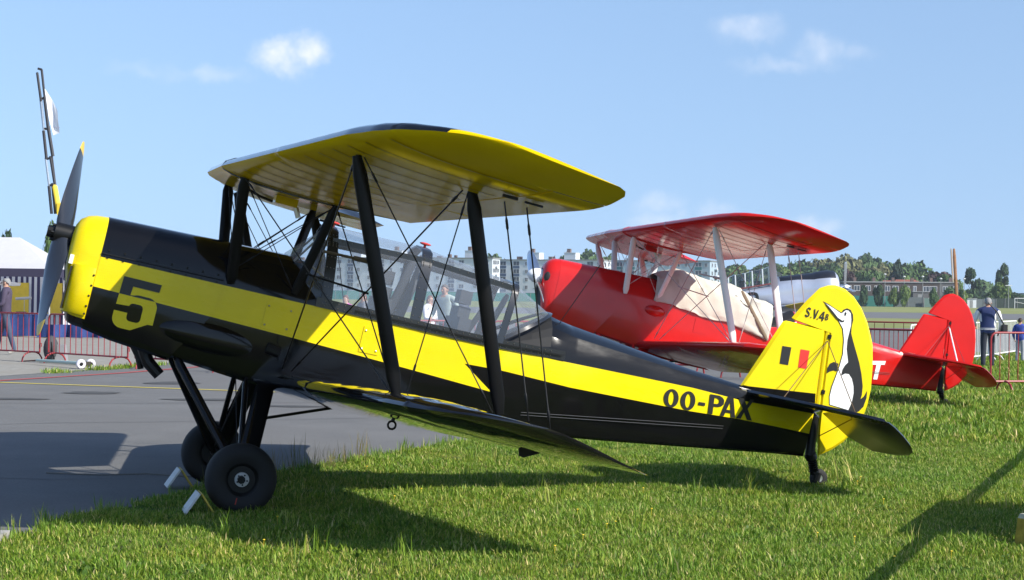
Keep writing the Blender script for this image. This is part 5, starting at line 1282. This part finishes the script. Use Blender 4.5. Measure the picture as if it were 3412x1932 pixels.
mb = MB(); mb.add(*wavy((0, 0, 0), (2.6, .5, 0), .02, .45, .15, 24)); thing_mesh("blue_sheet", mb, [MATS["blue_cloth"]], (-15.9, 59.5, 0), "crumpled blue sheet on the ground beside the marquee", "sheet", angle=60)
# model wing hanging in the marquee
mb = MB(); mb.strut((-2.2, 0, 1.98), (.9, .2, 1.78), .30, .06, (0, 1, .5)); thing_mesh("model_wing", mb, [mat("pale_grey_wing", (.5, .5, .5), .5)], (-18.0, 61.6, 0), "pale grey model glider wing hung inside the marquee", "model wing")
mb = MB(); mb.tube([(0, 0, 1.28), (.55, 0, 1.32)], .05, 8); mb.tube([(.3, 0, 0), (.3, 0, 1.3)], .012, 6); thing_mesh("display_stand", mb, [MATS["pale_grey_wing"]], (-17.4, 62.3, 0), "thin pale display stand behind the blue table", "stand")

# ================================================================ telescopic crane with flag
M_BOOM = mat("dark_boom_steel", (.035, .035, .04), .4, .3); M_CY = mat("crane_yellow", (.72, .52, .03), .45); M_CHR = mat("hydraulic_chrome", (.5, .53, .57), .25, .8)
c0, c1 = at(205, 742, 90), at(130, 232, 90)
cr = empty("loader_crane", (c0.x + 1.0, 90, 0), label="raised black and yellow telescopic loader crane behind the marquee", cat="crane")
o_ = Vector((c0.x + 1.0, 90, 0))
def cp(px, py, Y=90): return at(px, py, Y) - o_
part(lambda b: (b.span((-3.5, -1.2, .5), (3.5, 1.2, 1.5)), b.span((2.0, -1.2, 1.5), (3.6, 1.2, 3.1))), "truck_body", [M_CY], cr)
for x in (-2.6, -1.4, 2.6):
    for y_ in (-1.05, 1.05): part(lambda b: b.lathe([(0, -.14), (.48, -.14), (.5, 0), (.48, .14), (0, .14)], 16, 'Y', (x, y_, .5)), "truck_wheel", [tyre], cr, 40)
part(lambda b: b.strut((0, 0, 1.5), cp(212, 700), .45, .4), "crane_column", [M_CY], cr)
part(lambda b: b.strut(cp(198, 712), cp(181, 615), .28, .26), "boom_base", [M_CY], cr)
part(lambda b: (b.box(cp(208, 697), (.45, .4, .6))), "knuckle", [M_CY], cr)
def seg(a, b, w, nm, m): part(lambda bb: bb.tube([cp(*a), cp(*b)], w / 2, 6), nm, [m], cr)
seg((186, 712), (176, 610), .22, "outer_boom", M_BOOM); seg((183, 615), (168, 520), .17, "boom_section", M_BOOM); seg((176, 520), (160, 420), .20, "boom_section", M_BOOM); seg((160, 425), (148, 322), .18, "boom_section", M_BOOM); seg((149, 325), (139, 232), .14, "boom_section", M_BOOM)
seg((172, 712), (163, 620), .17, "extension_ram", M_BOOM); seg((164, 620), (152, 525), .13, "extension_ram", M_CHR); seg((155, 530), (145, 435), .17, "extension_ram", M_BOOM); seg((146, 435), (137, 335), .13, "extension_ram", M_CHR); seg((137, 338), (124, 242), .15, "extension_ram", M_BOOM)
seg((196, 712), (139, 232), .11, "boom_spine", M_BOOM); seg((173, 712), (124, 240), .07, "hose_track", M_BOOM)
for (a, b) in (((160, 430), (146, 428)), ((175, 525), (152, 530)), ((150, 325), (136, 330)), ((140, 232), (126, 228)), ((181, 615), (163, 618))): seg(a, b, .12, "boom_collar", M_BOOM)
fl = [at(149, 295, 88), at(172, 332, 88), at(192, 368, 88), at(196, 405, 88), at(198, 442, 88), at(177, 450, 88), at(165, 395, 88)]
mb = MB(); fc = sum(fl, Vector()) / len(fl)
mb.add([p - fc + Vector((0, .12 * math.sin(k * 1.7), 0)) for k, p in enumerate(fl)] + [Vector((0, .18, 0))], [(k, (k + 1) % 7, 7) for k in range(7)])
fo = thing_mesh("flag", mb, [mat("white_flag_cloth", (.78, .79, .82), .8)], fc, "white flag hanging from the tip section of the raised crane", "flag", angle=60)
mb = MB(); k0 = at(182, 425, 87.8) - fc
for k in range(5): mb.box(k0 + Vector((k * .055, 0, .01 * (k % 2))), (.035, .01, .09 if k % 2 else .06))
mb.build("flag_print", [mat("faint_print", (.25, .26, .32), .8)], fo)

# ================================================================ things on the ground by the barriers
bp = empty("rucksack", (-10.25, 40.0, 0), label="grey and black rucksack left on the concrete behind the barrier", cat="rucksack")
mb = MB(); mb.box((.08, 0, .20), (.34, .26, .38), taper=.75); mb.build("bag_body", [mat("pale_grey_nylon", (.24, .24, .25), .8, var=.1)], bp, angle=60)
mb = MB(); mb.sphere((-.10, -.05, .29), (.17, .20, .30), nu=12, nv=9); mb.build("bag_flap", [mat("charcoal_nylon", (.05, .05, .055), .8)], bp, angle=60)
mb = MB(); mb.tube([(-.05, -.2, .45), (-.02, -.24, .25), (.02, -.22, .06)], .02, 6); mb.build("shoulder_strap", [hard], bp)
tw = empty("tow_bar", (-8.85, 36.6, 0), label="pale green tow bar with two white wheels lying by the barrier", cat="tow bar")
mb = MB(); mb.tube([(-1.35, 1.6, .10), (0, 0, .11)], [.03, .04], 8); mb.tube([(-1.35, 1.6, .10), (-1.75, 2.05, .06)], .015, 6, m=1); mb.build("bar", [mat("pale_green_enamel", (.38, .47, .42), .5), mat("rusty_hook", (.12, .06, .04), .8)], tw)
for (x, y_) in ((.0, -.05), (.16, .12)):
    mb = MB(); mb.lathe([(0, -.03), (.04, -.035), (.085, -.04), (.10, -.025), (.10, .025), (.085, .04), (.04, .035), (0, .03)], 22, 'Y', (0, 0, 0)); w_ = mb.build("tow_wheel", [mat("white_plastic_wheel", (.55, .53, .57), .5)], tw, loc=(x, y_, .10)); w_.rotation_euler = (0, 0, .55)
    mb = MB(); mb.lathe([(0, -.05), (.035, -.05), (.035, .05), (0, .05)], 12, 'Y', (0, 0, 0)); mb.build("hub", [hard], w_)
mb = MB(); mb.tube([(.0, -.05, .10), (.16, .12, .10)], .02, 8); mb.box((.09, .04, .10), (.16, .09, .10), rot=Matrix.Rotation(.75, 3, 'Z')); mb.build("axle_block", [mat("dark_strapping", (.035, .03, .022), .8, var=.4, vscale=20)], tw)
# chocks at the main wheels
M_CHW = mat("chalky_white_board", (.62, .61, .57), .7, var=.12, vscale=14); M_CHY = mat("faded_yellow_paint", (.50, .36, .04), .7, var=.2, vscale=12)
def chock(loc, rz, label, L=.26, h=.145):
    root = empty("wheel_chock", loc, rz, label=label, cat="wheel chock", group="folding wheel chocks")
    def pl(p, q, t, y0, y1):
        mb = MB(); (x0, z0), (x1, z1) = p, q; d = math.hypot(x1 - x0, z1 - z0); nx, nz_ = -(z1 - z0) / d * t, (x1 - x0) / d * t
        mb.prism([p, q, (x1 + nx, z1 + nz_), (x0 + nx, z0 + nz_)], lambda a, b, t_: Vector((a, y0 + (y1 - y0) * t_, b))); return mb
    pl((0, 0), (.105, h), .014, -L / 2, L / 2).build("front_plate", [M_CHW], root, angle=0)
    pl((.107, h), (.20, 0), .012, -L / 2, L / 2).build("rear_plate", [M_CHY], root, angle=0)
chock((-2.38, 13.02, .005), .28, "white faced chock in front of the wheel standing in the grass")
chock((-2.84, 14.72, .005), .28, "white faced chock in front of the wheel on the tarmac")
mb = MB(); mb.tube([(-4.1, 15.72, .006), (-3.6, 15.6, .006), (-3.2, 15.75, .006), (-2.8, 15.55, .006), (-2.5, 15.6, .006)], .006, 5); o = mb.build("chock_rope", [mat("grey_rope", (.16, .15, .13), .9)]); tag(o, "thin grey rope lying on the tarmac behind the chocks", "rope")
# wooden post with side board
p0, p1 = at(3199, 1010, 60), at(3189, 828, 60)
ps = empty("wooden_post", (p0.x, 60, 0), label="tall leaning wooden post with a board nailed along its top", cat="post")
dxp = (p1.x - p0.x) / (p1.z - p0.z)
part(lambda b: b.strut((-dxp * p0.z * 0, 0, 0), (dxp * (p1.z), 0, p1.z), .11, .09, n=8), "post", [mat("weathered_timber", (.26, .13, .06), .85, var=.25, vscale=6)], ps)
part(lambda b: b.strut((dxp * 2.3 - .10, -.02, 2.25), (dxp * p1.z - .10, -.02, p1.z), .06, .04, n=6), "side_board", [mat("grey_board", (.36, .30, .24), .9)], ps)

# ================================================================ silver monoplane
M_SIL = mat("silver_dope", (.50, .53, .60), .32, .55, var=.05); M_AG = mat("anti_glare_black", (.012, .014, .022), .4)
sp = empty("monoplane", (at(2640, 1000, 66).x, 66, 0), label="silver low wing monoplane with black nose panel and long framed canopy", cat="aeroplane")
so = Vector((at(2640, 1000, 66).x, 66, 0))
def sq(px, py, y=0.0): q = at(px, py, 66) - so; return Vector((q.x, y, q.z))
SECT = [(2270, 985, 1010, .12, .9), (2350, 965, 1012, .30, .9), (2440, 962, 1018, .48, .95), (2510, 953, 1020, .55, 1), (2575, 942, 1022, .58, 1), (2592, 921, 1022, .58, 1), (2650, 915, 1020, .60, 1), (2706, 909, 1018, .62, 1), (2716, 905, 1022, .66, 1), (2755, 900, 1024, .69, 1), (2778, 903, 1020, .66, 1), (2789, 916, 1008, .56, 1)]
mb = MB(); secs = []
for px, t, b, w, k in SECT:
    a, c = sq(px, t), sq(px, b); n = 20; sec = []
    for i in range(n):
        th = 2 * math.pi * i / n; s_, c_ = math.sin(th), math.cos(th); pw = .75 if px < 2700 else 1.0
        sec.append(Vector((a.x, w * math.copysign(abs(c_) ** pw, c_), (a.z + c.z) / 2 + (a.z - c.z) / 2 * math.copysign(abs(s_) ** pw, s_))))
    secs.append(sec)
mb.loft(secs, mfun=lambda i, j: 1 if (i >= 5 and i < 10 and 1 <= j <= 8 and 2 <= j <= 7) else 0)
mfus = mb.build("fuselage", [M_SIL, M_AG], sp, angle=40)
mb = MB(); mb.lathe([(0, .0), (.50, .0)], 20, 'X', sq(2791, 962)); mb.build("engine_face", [interior], sp)
hubp = sq(2815, 955)
mb = MB(); mb.tube([sq(2789, 960), hubp], [.13, .10], 10); mb.lathe([(.11, 0), (.09, .1), (.02, .22)], 12, 'X', hubp); pr_ = mb.build("propeller", [M_CHR], sp)
for d, L in ((Vector((-.02, -.25, 1)), .95), (Vector((.1, -.95, -.15)), 1.2), ):
    d.normalize(); mb = MB(); mb.strut(hubp, hubp + d * L, .17, .05, (.6, .6, .1)); mb.build("blade", [M_CHR], pr_)
# canopy frames and panes
GL2 = glass_mat("monoplane_glass", tint=(.72, .78, .78), refl=.1, haze=.03)
M_CF = mat("grey_canopy_frame", (.40, .44, .47), .4)
topl = [(2423, 926), (2446, 917), (2478, 912), (2502, 904), (2536, 898), (2563, 889)]; sil = [(2423, 965), (2446, 964), (2478, 960), (2502, 955), (2536, 949), (2568, 943)]
for (ta, sa), (tb_, sb_) in zip(zip(topl, sil), zip(topl[1:], sil[1:])):
    for s in (-1, 1):
        mb = MB(); mb.add([sq(*sa, s * .46), sq(*sb_, s * .46), sq(*tb_, s * .28), sq(*ta, s * .28)], [(0, 1, 2, 3)]); mb.build("canopy_pane", [GL2], sp, angle=0)
for ta, sa in zip(topl, sil):
    mb = MB(); mb.tube([sq(*sa, -.465), sq(*ta, -.29), sq(*ta, .29), sq(*sa, .465)], .028, 6); mb.build("canopy_frame", [M_CF], sp)
mb = MB()
for (a, b) in zip(topl, topl[1:]): mb.add([sq(*a, -.29), sq(*b, -.29), sq(*b, .29), sq(*a, .29)], [(0, 1, 2, 3)])
mb.build("canopy_roof", [M_CF], sp, angle=0)
for s in (-1, 1):
    mb = MB(); mb.tube([sq(2463, 962, s * .50), sq(2572, 944, s * .50)], .03, 6); mb.build("canopy_sill", [mat("red_brown_sill", (.16, .05, .05), .6)], sp)
mb = MB(); mb.add([sq(2568, 943, -.46), sq(2605, 915, -.2), sq(2605, 915, .2), sq(2568, 943, .46), sq(2563, 889, -.27), sq(2563, 889, .27)], [(0, 1, 4), (1, 2, 5, 4), (2, 3, 5)]); mb.build("windscreen", [GL2], sp, angle=0)
for px in (2470, 2525):
    mb = MB(); q = sq(px, 960); mb.box(q + Vector((0, 0, -.0)), (.12, .5, .55)); mb.build("seat_back", [interior], sp)
# number, wings, tail, wheels
c9 = sq(2500, 1000)
def num(a, b): return c9 + Vector((a * 1.0, -.56, b))
decal("fuselage_number", [ell(0, 0, .24, .30, 24, .6), ell(0, 0, .13, .19, 20, .6)], lambda a, b: num(a, b), [ink], mfus)
wz = sq(2600, 1030).z
for s in (-1, 1):
    mb = MB(); secs = []
    for v, ch, z in ((.4, 2.3, 0), (3.0, 1.9, .08), (5.4, 1.4, .22), (6.2, 1.0, .27), (6.4, .5, .29)):
        n = 14; secs.append([Vector((.2 + ch * .5 * math.cos(2 * math.pi * i / n), s * v, wz + z + ch * .055 * math.sin(2 * math.pi * i / n) - .05 * math.cos(2 * math.pi * i / n))) for i in range(n)])
    mb.loft(secs, mfun=lambda i, j: 1 if i == 1 else 0); mb.build("wing", [M_SIL, MATS["crane_yellow"]], sp, angle=50)
    mb = MB(); mb.strut((.75, s * 1.2, wz), (.85, s * 1.25, .35), .12, .1); mb.build("gear_leg", [M_SIL], sp)
    mb = MB(); mb.lathe([(0, -.08), (.25, -.09), (.34, -.06), (.35, 0), (.34, .06), (.25, .09), (0, .08)], 22, 'Y', (.85, s * 1.25, .35)); mb.build("main_wheel", [tyre], sp)
    mb = MB(); plate(mb, [(-4.9, s * .1), (-5.2, s * 1.6), (-5.9, s * 1.7), (-5.9, s * .1)], lambda a, b, t: Vector((a, b, 1.35 + t)), .06); mb.build("tailplane", [M_SIL], sp)
mb = MB(); plate(mb, [(-4.6, 1.3), (-5.4, 2.2), (-5.8, 2.3), (-6.1, 2.0), (-6.0, 1.1)], lambda a, b, t: Vector((a, t, b)), .06); mb.build("fin", [M_SIL], sp)
mb = MB(); mb.strut((-4.0, 0, 1.3), (-6.0, 0, 1.2), .5, .3, (0, 0, 1)); mb.build("tail_cone", [M_SIL], sp)
mb = MB(); mb.tube([(-5.4, 0, 1.15), (-5.5, 0, .2)], .05, 8); mb.lathe([(0, -.05), (.16, -.05), (.18, 0), (.16, .05), (0, .05)], 14, 'Y', (-5.5, 0, .18)); mb.build("tail_wheel", [tyre], sp)

# ================================================================ people
SKIN = mat("skin", (.42, .24, .17), .6)
def cloth(n, c, v=.1): return mat("cloth_" + n, c, .85, var=v, vscale=9)
def person(loc, heading, H, label, top, legs, shoes, hair, sleeves=None, bald=False, arms=((.10, .05), (.10, .05)), stride=.0, seated=False, lean=0.0, hairlen=0.0, wide=1.0, extra=None, skin_arms=False, sleeve_len=1.0):
    """one continuous skinned body; hair is a child"""
    s = H / 1.75
    J = {}; E = []; RAD = {}; REG = {}
    def j(n, p, r, par=None, reg=None):
        J[n] = Vector(p); RAD[n] = r
        if par: E.append((par, n)); REG[(par, n)] = reg
    j('pelvis', (0, 0, .95), (.168 * wide, .125)); j('waist', (0, .01, 1.10), (.165 * wide, .125), 'pelvis', 'top'); j('chest', (0, -.005, 1.32), (.195 * wide, .135), 'waist', 'top')
    j('neckb', (0, -.015, 1.455), (.105, .085), 'chest', 'top'); j('neck', (0, .005, 1.515), (.058, .060), 'neckb', 'skin'); j('head', (0, .02, 1.61), (.074, .088), 'neck', 'skin'); j('crown', (0, .012, 1.70), (.058, .068), 'head', 'skin')
    for k, sd in ((0, -1), (1, 1)):
        f_, o_ = arms[k]                             # forward swing of the forearm, outward
        j('sh%d' % k, (sd * .185 * wide, -.01, 1.415), (.072, .072), 'neckb', 'top')
        j('el%d' % k, (sd * (.222 * wide + o_ * .6), -.03 + f_ * .25, 1.13), (.054, .054), 'sh%d' % k, 'sleeve'); j('wr%d' % k, (sd * (.215 * wide + o_ * .3), .02 + f_, .90 + f_ * .75), (.036, .036), 'el%d' % k, 'fore')
        j('ha%d' % k, (sd * (.205 * wide + o_ * .2), .045 + f_ * 1.25, .815 + f_ * .95), (.034, .020), 'wr%d' % k, 'skin')
        fw = stride * (1 if k else -1)
        j('hip%d' % k, (sd * .085, 0, .90), (.096, .10), 'pelvis', 'legs')
        if seated: j('kn%d' % k, (sd * .11, .42, .92), (.065, .07), 'hip%d' % k, 'legs'); j('an%d' % k, (sd * .11, .40, .5), (.045, .05), 'kn%d' % k, 'legs'); j('to%d' % k, (sd * .12, .54, .46), (.04, .035), 'an%d' % k, 'shoe')
        else: j('kn%d' % k, (sd * .10, fw * .55 + .02, .50), (.070, .074), 'hip%d' % k, 'legs'); j('an%d' % k, (sd * .105, fw, .095), (.052, .058), 'kn%d' % k, 'legs'); j('to%d' % k, (sd * .12, fw + .15, .045), (.042, .034), 'an%d' % k, 'shoe')
    names = list(J); me = bpy.data.meshes.new("person"); me.from_pydata([tuple(J[n]) for n in names], [(names.index(a), names.index(b)) for a, b in E], [])
    ob = bpy.data.objects.new("tmp", me); COL.objects.link(ob)
    sk = ob.modifiers.new("skin", 'SKIN'); sk.use_smooth_shade = True
    for i, n in enumerate(names):
        d = me.skin_vertices[0].data[i]; d.radius = RAD[n]; d.use_root = (n == 'pelvis')
    sb = ob.modifiers.new("sub", 'SUBSURF'); sb.levels = 2; sb.render_levels = 2
    dg = bpy.context.evaluated_depsgraph_get(); body = bpy.data.meshes.new_from_object(ob.evaluated_get(dg)); bpy.data.objects.remove(ob)
    ms = dict(top=top, sleeve=sleeves or top, fore=(SKIN if skin_arms else (sleeves or top)), legs=legs, shoe=shoes, skin=SKIN); order = ['top', 'sleeve', 'fore', 'legs', 'shoe', 'skin']
    body.materials.clear()
    for k in order: body.materials.append(ms[k])
    segs = [(J[a], J[b], REG[(a, b)]) for a, b in E]
    for p in body.polygons:
        c = p.center; best = None
        for a, b, rg_ in segs:
            ab = b - a; t = max(0, min(1, (c - a).dot(ab) / ab.length_squared)); dd = (c - a - ab * t).length
            if best is None or dd < best[0]: best = (dd, rg_)
        rg_ = best[1]
        if rg_ == 'top' and c.z < .90: rg_ = 'legs'
        if rg_ == 'legs' and c.z > .90 and not seated: rg_ = 'top'
        p.material_index = order.index(rg_); p.use_smooth = True
    bm = bmesh.new(); bm.from_mesh(body)
    for k, sd in ((0, -1), (1, 1)):                  # fingers and thumb rooted in the palm
        a, w = J['ha%d' % k], J['wr%d' % k]; d = (a - w).normalized(); sdv = Vector((1, 0, 0)); up = d.cross(sdv).normalized()
        mbf = MB()
        for f_, (off, ln) in enumerate(((-.024, .060), (-.008, .070), (.008, .066), (.024, .052))):
            b0 = a + d * .015 + up * off; mbf.tube([b0, b0 + d * ln * .6 - sdv * sd * .006, b0 + d * ln - sdv * sd * .022], [.009, .008, .006], 6)
        b0 = a - d * .03 + up * .026; mbf.tube([b0, b0 + d * .03 + up * .022, b0 + d * .055 + up * .026], [.010, .009, .007], 6)
        vs = [bm.verts.new(v) for v in mbf.v]
        for f_ in mbf.f:
            try: nf = bm.faces.new([vs[i] for i in f_]); nf.material_index = 5; nf.smooth = True
            except ValueError: pass
    h = J['head']                                    # nose, ears
    mbf = MB(); mbf.sphere(h + Vector((0, .098, -.012)), (.014, .02, .024), nu=6, nv=5)
    for sd in (-1, 1): mbf.sphere(h + Vector((sd * .078, -.005, -.01)), (.012, .022, .032), nu=6, nv=5)
    vs = [bm.verts.new(v) for v in mbf.v]
    for f_ in mbf.f: nf = bm.faces.new([vs[i] for i in f_]); nf.material_index = 5; nf.smooth = True
    bm.to_mesh(body); bm.free()
    if lean:
        for v in body.vertices:
            if v.co.z > .9: v.co.y += (v.co.z - .9) * lean
    root = bpy.data.objects.new("person", body); COL.objects.link(root); root.location = loc; root.rotation_euler = (0, 0, heading); root.scale = (s, s, s)
    tag(root, label, "person")
    hy = (h.z - .9) * lean
    mbh = MB(); hc = h + Vector((0, -.012 + hy, .035)); secs = []
    for jx in range(7):
        sec = []
        for i in range(16):
            ph = 2 * math.pi * i / 16; fr_ = max(0, math.sin(ph)); bk = max(0, -math.sin(ph))
            th = (jx / 6) * ((1.72 if not bald else 1.55) * (1 - .42 * fr_)) if not bald else .75 + jx / 6 * .95 * (1 - .75 * fr_)
            sec.append(hc + Vector((.086 * math.sin(th) * math.cos(ph), (.102 if bk else .094) * math.sin(th) * math.sin(ph) - .010 * jx / 6, .088 * math.cos(th) - (.06 + hairlen) * bk * (jx / 6) ** 2)))
        secs.append(sec)
    mbh.loft(secs, caps=not bald)
    ho = mbh.build("hair", [hair], root, angle=70)
    mbe = MB()
    for sd in (-1, 1): mbe.sphere(h + Vector((sd * .032, .083 + hy, .012)), (.012, .008, .007), nu=6, nv=4)
    mbe.build("eyes", [interior], root)
    mbe = MB(); mbe.sphere(h + Vector((0, .083 + hy, -.055)), (.024, .008, .006), nu=8, nv=4); mbe.build("mouth", [mat("lips", (.3, .1, .09), .6)], root)
    return root
GREYH, DARKH, BROWNH = mat("grey_hair", (.22, .22, .22), .7, var=.3, vscale=40), mat("dark_hair", (.02, .015, .012), .6), mat("auburn_hair", (.12, .045, .03), .6, var=.3, vscale=40)
JEANS, DKJ, BLKS = cloth("blue_jeans", (.045, .065, .11)), cloth("dark_jeans", (.015, .02, .035)), mat("black_shoe", (.015, .015, .015), .5)
pl = at(18, 1180, 44)
person((pl.x, 44, 0), R_(95), 1.93, "grey haired man in purple top walking in jeans past the barrier", cloth("purple_top", (.055, .042, .075)), JEANS, mat("white_trainer", (.6, .58, .52), .6), GREYH, bald=True, stride=.22, arms=((.24, .02), (.30, .02)), wide=1.12)
person((-18.05, 61.9, -.18), R_(200), 1.72, "dark haired person in black sitting behind the blue table", cloth("black_sweater", (.015, .015, .018)), DKJ, BLKS, DARKH, seated=True, arms=((.3, .0), (.3, .0)))
mb = MB(); mb.span((-.22, -.22, .40), (.22, .22, .44)); 
for x in (-.2, .2):
    for y_ in (-.2, .2): mb.span((x - .015, y_ - .015, 0), (x + .015, y_ + .015, .40))
mb.span((-.22, .19, .44), (.22, .22, .85)); thing_mesh("folding_chair", mb, [hard], (-18.05, 61.95, 0), "black folding chair under the person at the blue table", "chair", rz=R_(20))
pr = at(3290, 1221, 42.5)
vj = cloth("navy_jacket", (.020, .035, .12)); WS = cloth("white_sleeve", (.70, .70, .72), .03)
rm = person((pr.x, 42.5, 0), R_(-12), 1.74, "grey haired man in navy varsity jacket with white sleeves standing by the barrier", vj, DKJ, BLKS, GREYH, sleeves=WS, arms=((.22, .10), (.06, .05)), wide=1.22, stride=.06)
mb = MB()
for z in (.955, .985): 
    mb.lathe([(.172, z), (.176, z + .004), (.176, z + .010), (.172, z + .014)], 20, 'Z', (0, 0, 0))
mb.v = [Vector((p.x * 1.19, p.y * .80, p.z)) for p in mb.v]; mb.build("hem_stripes", [WS], rm)
mb = MB(); mb.box((0, 0, 0), (.10, .28, .20)); mb.tube([(0, 0, .10), (-.2, -.10, .40), (-.42, -.12, .62)], .015, 6); sbg = thing_mesh("shoulder_bag", mb, [mat("black_bag", (.015, .015, .016), .6)], (pr.x + .36, 42.4, .98), "black shoulder bag at the hip of the man in the varsity jacket", "bag")
pk = at(3398, 1207, 46.5)
person((pk.x, 46.5, 0), R_(-25), 1.22, "small boy in blue hooded top and grey trousers standing by the barrier", cloth("blue_hoodie", (.04, .07, .32)), cloth("grey_sweatpants", (.34, .35, .38)), BLKS, mat("brown_hair", (.035, .022, .015), .7), arms=((.08, .03), (.08, .03)), wide=1.05)
p_ = at(1488, 1000, 41)
person((p_.x, 41, 0), R_(150), 1.88, "man in pale grey green jacket with a dark rucksack seen through the canopy", cloth("sage_jacket", (.34, .40, .36)), DKJ, BLKS, mat("brown_grey_hair", (.10, .08, .07), .7), arms=((.15, .05), (.15, .05)), wide=1.25, lean=.10)
mb = MB(); mb.sphere((0, 0, 0), (.17, .15, .28), nu=12, nv=9); thing_mesh("rucksack", mb, [mat("navy_nylon", (.03, .035, .06), .7)], (p_.x + .36, 41.05, 1.28), "dark navy rucksack on the back of the man in the pale jacket", "rucksack", angle=60)
p_ = at(1432, 1000, 42.5)
person((p_.x, 42.5, 0), R_(-130), 1.62, "person in white shirt with folded arms seen through the rear canopy pane", cloth("white_shirt", (.72, .70, .72)), DKJ, BLKS, BROWNH, arms=((.28, -.06), (.28, -.06)), hairlen=.05)
p_ = at(1152, 1000, 43)
person((p_.x, 43, 0), R_(160), 1.60, "auburn haired woman in a pink top seen through the front canopy pane", cloth("pink_top", (.55, .10, .40)), DKJ, BLKS, BROWNH, hairlen=.16, skin_arms=True)
p_ = at(1212, 1000, 46)
person((p_.x, 46, 0), R_(140), 1.66, "brown haired person in a grey top standing behind the woman in pink", cloth("grey_top", (.2, .2, .22)), DKJ, BLKS, BROWNH, hairlen=.1)
p_ = at(3146, 1010, 52)
person((p_.x, 52, 0), R_(30), 1.76, "bald man in a pale pink shirt mostly hidden by the red rudder", cloth("pale_pink_shirt", (.5, .28, .26)), DKJ, BLKS, GREYH, bald=True)

# ================================================================ by the right-hand side: rail and table added out of view to cast shadows on the turf
M_RAILW = mat("timber_shadow_caster", (.30, .20, .11), .85, var=.2, vscale=5)
rl_ = empty("timber_shadow_caster", (5.0, 13.9, 0), label="unseen timber rail on two posts, added to cast a thin shadow on the grass", cat="rail")  # unseen rail, added and aligned for the thin shadow line
a_, b_ = Vector((3.05, 8.9, 1.0)) - Vector((5.0, 13.9, 0)), Vector((6.95, 19.0, 1.0)) - Vector((5.0, 13.9, 0))
part(lambda b: b.tube([a_, b_], .036, 8), "rail", [M_RAILW], rl_, 40)
for q in (a_, b_): part(lambda b: b.tube([(q.x, q.y, 0), q + Vector((0, 0, .1))], .05, 8), "rail_post", [M_RAILW], rl_, 40)
tb2 = empty("table", (4.55, 12.5, 0), math.atan2(.928, .371), label="unseen wooden table beside the rail, added to cast a broad shadow on the grass", cat="table")  # unseen table, added and sized for the broad shadow patch
part(lambda b: b.span((-1.05, -.65, .72), (1.05, .65, .76)), "table_top", [M_RAILW], tb2)
for x in (-.85, .85):
    for y_ in (-.4, .4): part(lambda b: b.span((x - .03, y_ - .03, 0), (x + .03, y_ + .03, .72)), "leg", [M_RAILW], tb2)
yb = empty("ballast_block", (3.50, 11.72, 0), .5, label="weathered yellow ballast block with pale top in the grass", cat="ballast block")
part(lambda b: b.box((0, 0, .10), (.24, .22, .20), taper=.86), "block", [mat("weathered_yellow_block", (.42, .29, .03), .8, var=.35, vscale=14)], yb)
part(lambda b: b.box((0, 0, .215), (.205, .19, .03), taper=.9), "pale_top", [mat("pale_block_top", (.45, .42, .32), .85, var=.2, vscale=16)], yb)

# ================================================================ air
mb = MB(); mb.span((-960, -120, -1.2), (1160, 1860, 46)); hz = mb.build("haze", [], angle=0); hz["kind"] = "stuff"
hm = bpy.data.materials.new("haze_air"); hm.use_nodes = True; hn, hl = hm.node_tree.nodes, hm.node_tree.links
for n_ in list(hn):
    if n_.type != 'OUTPUT_MATERIAL': hn.remove(n_)
pv = hn.new("ShaderNodeVolumePrincipled"); pv.inputs["Color"].default_value = (.80, .88, 1.0, 1); pv.inputs["Density"].default_value = .00017; pv.inputs["Anisotropy"].default_value = .2
hl.new(pv.outputs[0], [n_ for n_ in hn if n_.type == 'OUTPUT_MATERIAL'][0].inputs["Volume"])
hz.data.materials.append(hm)
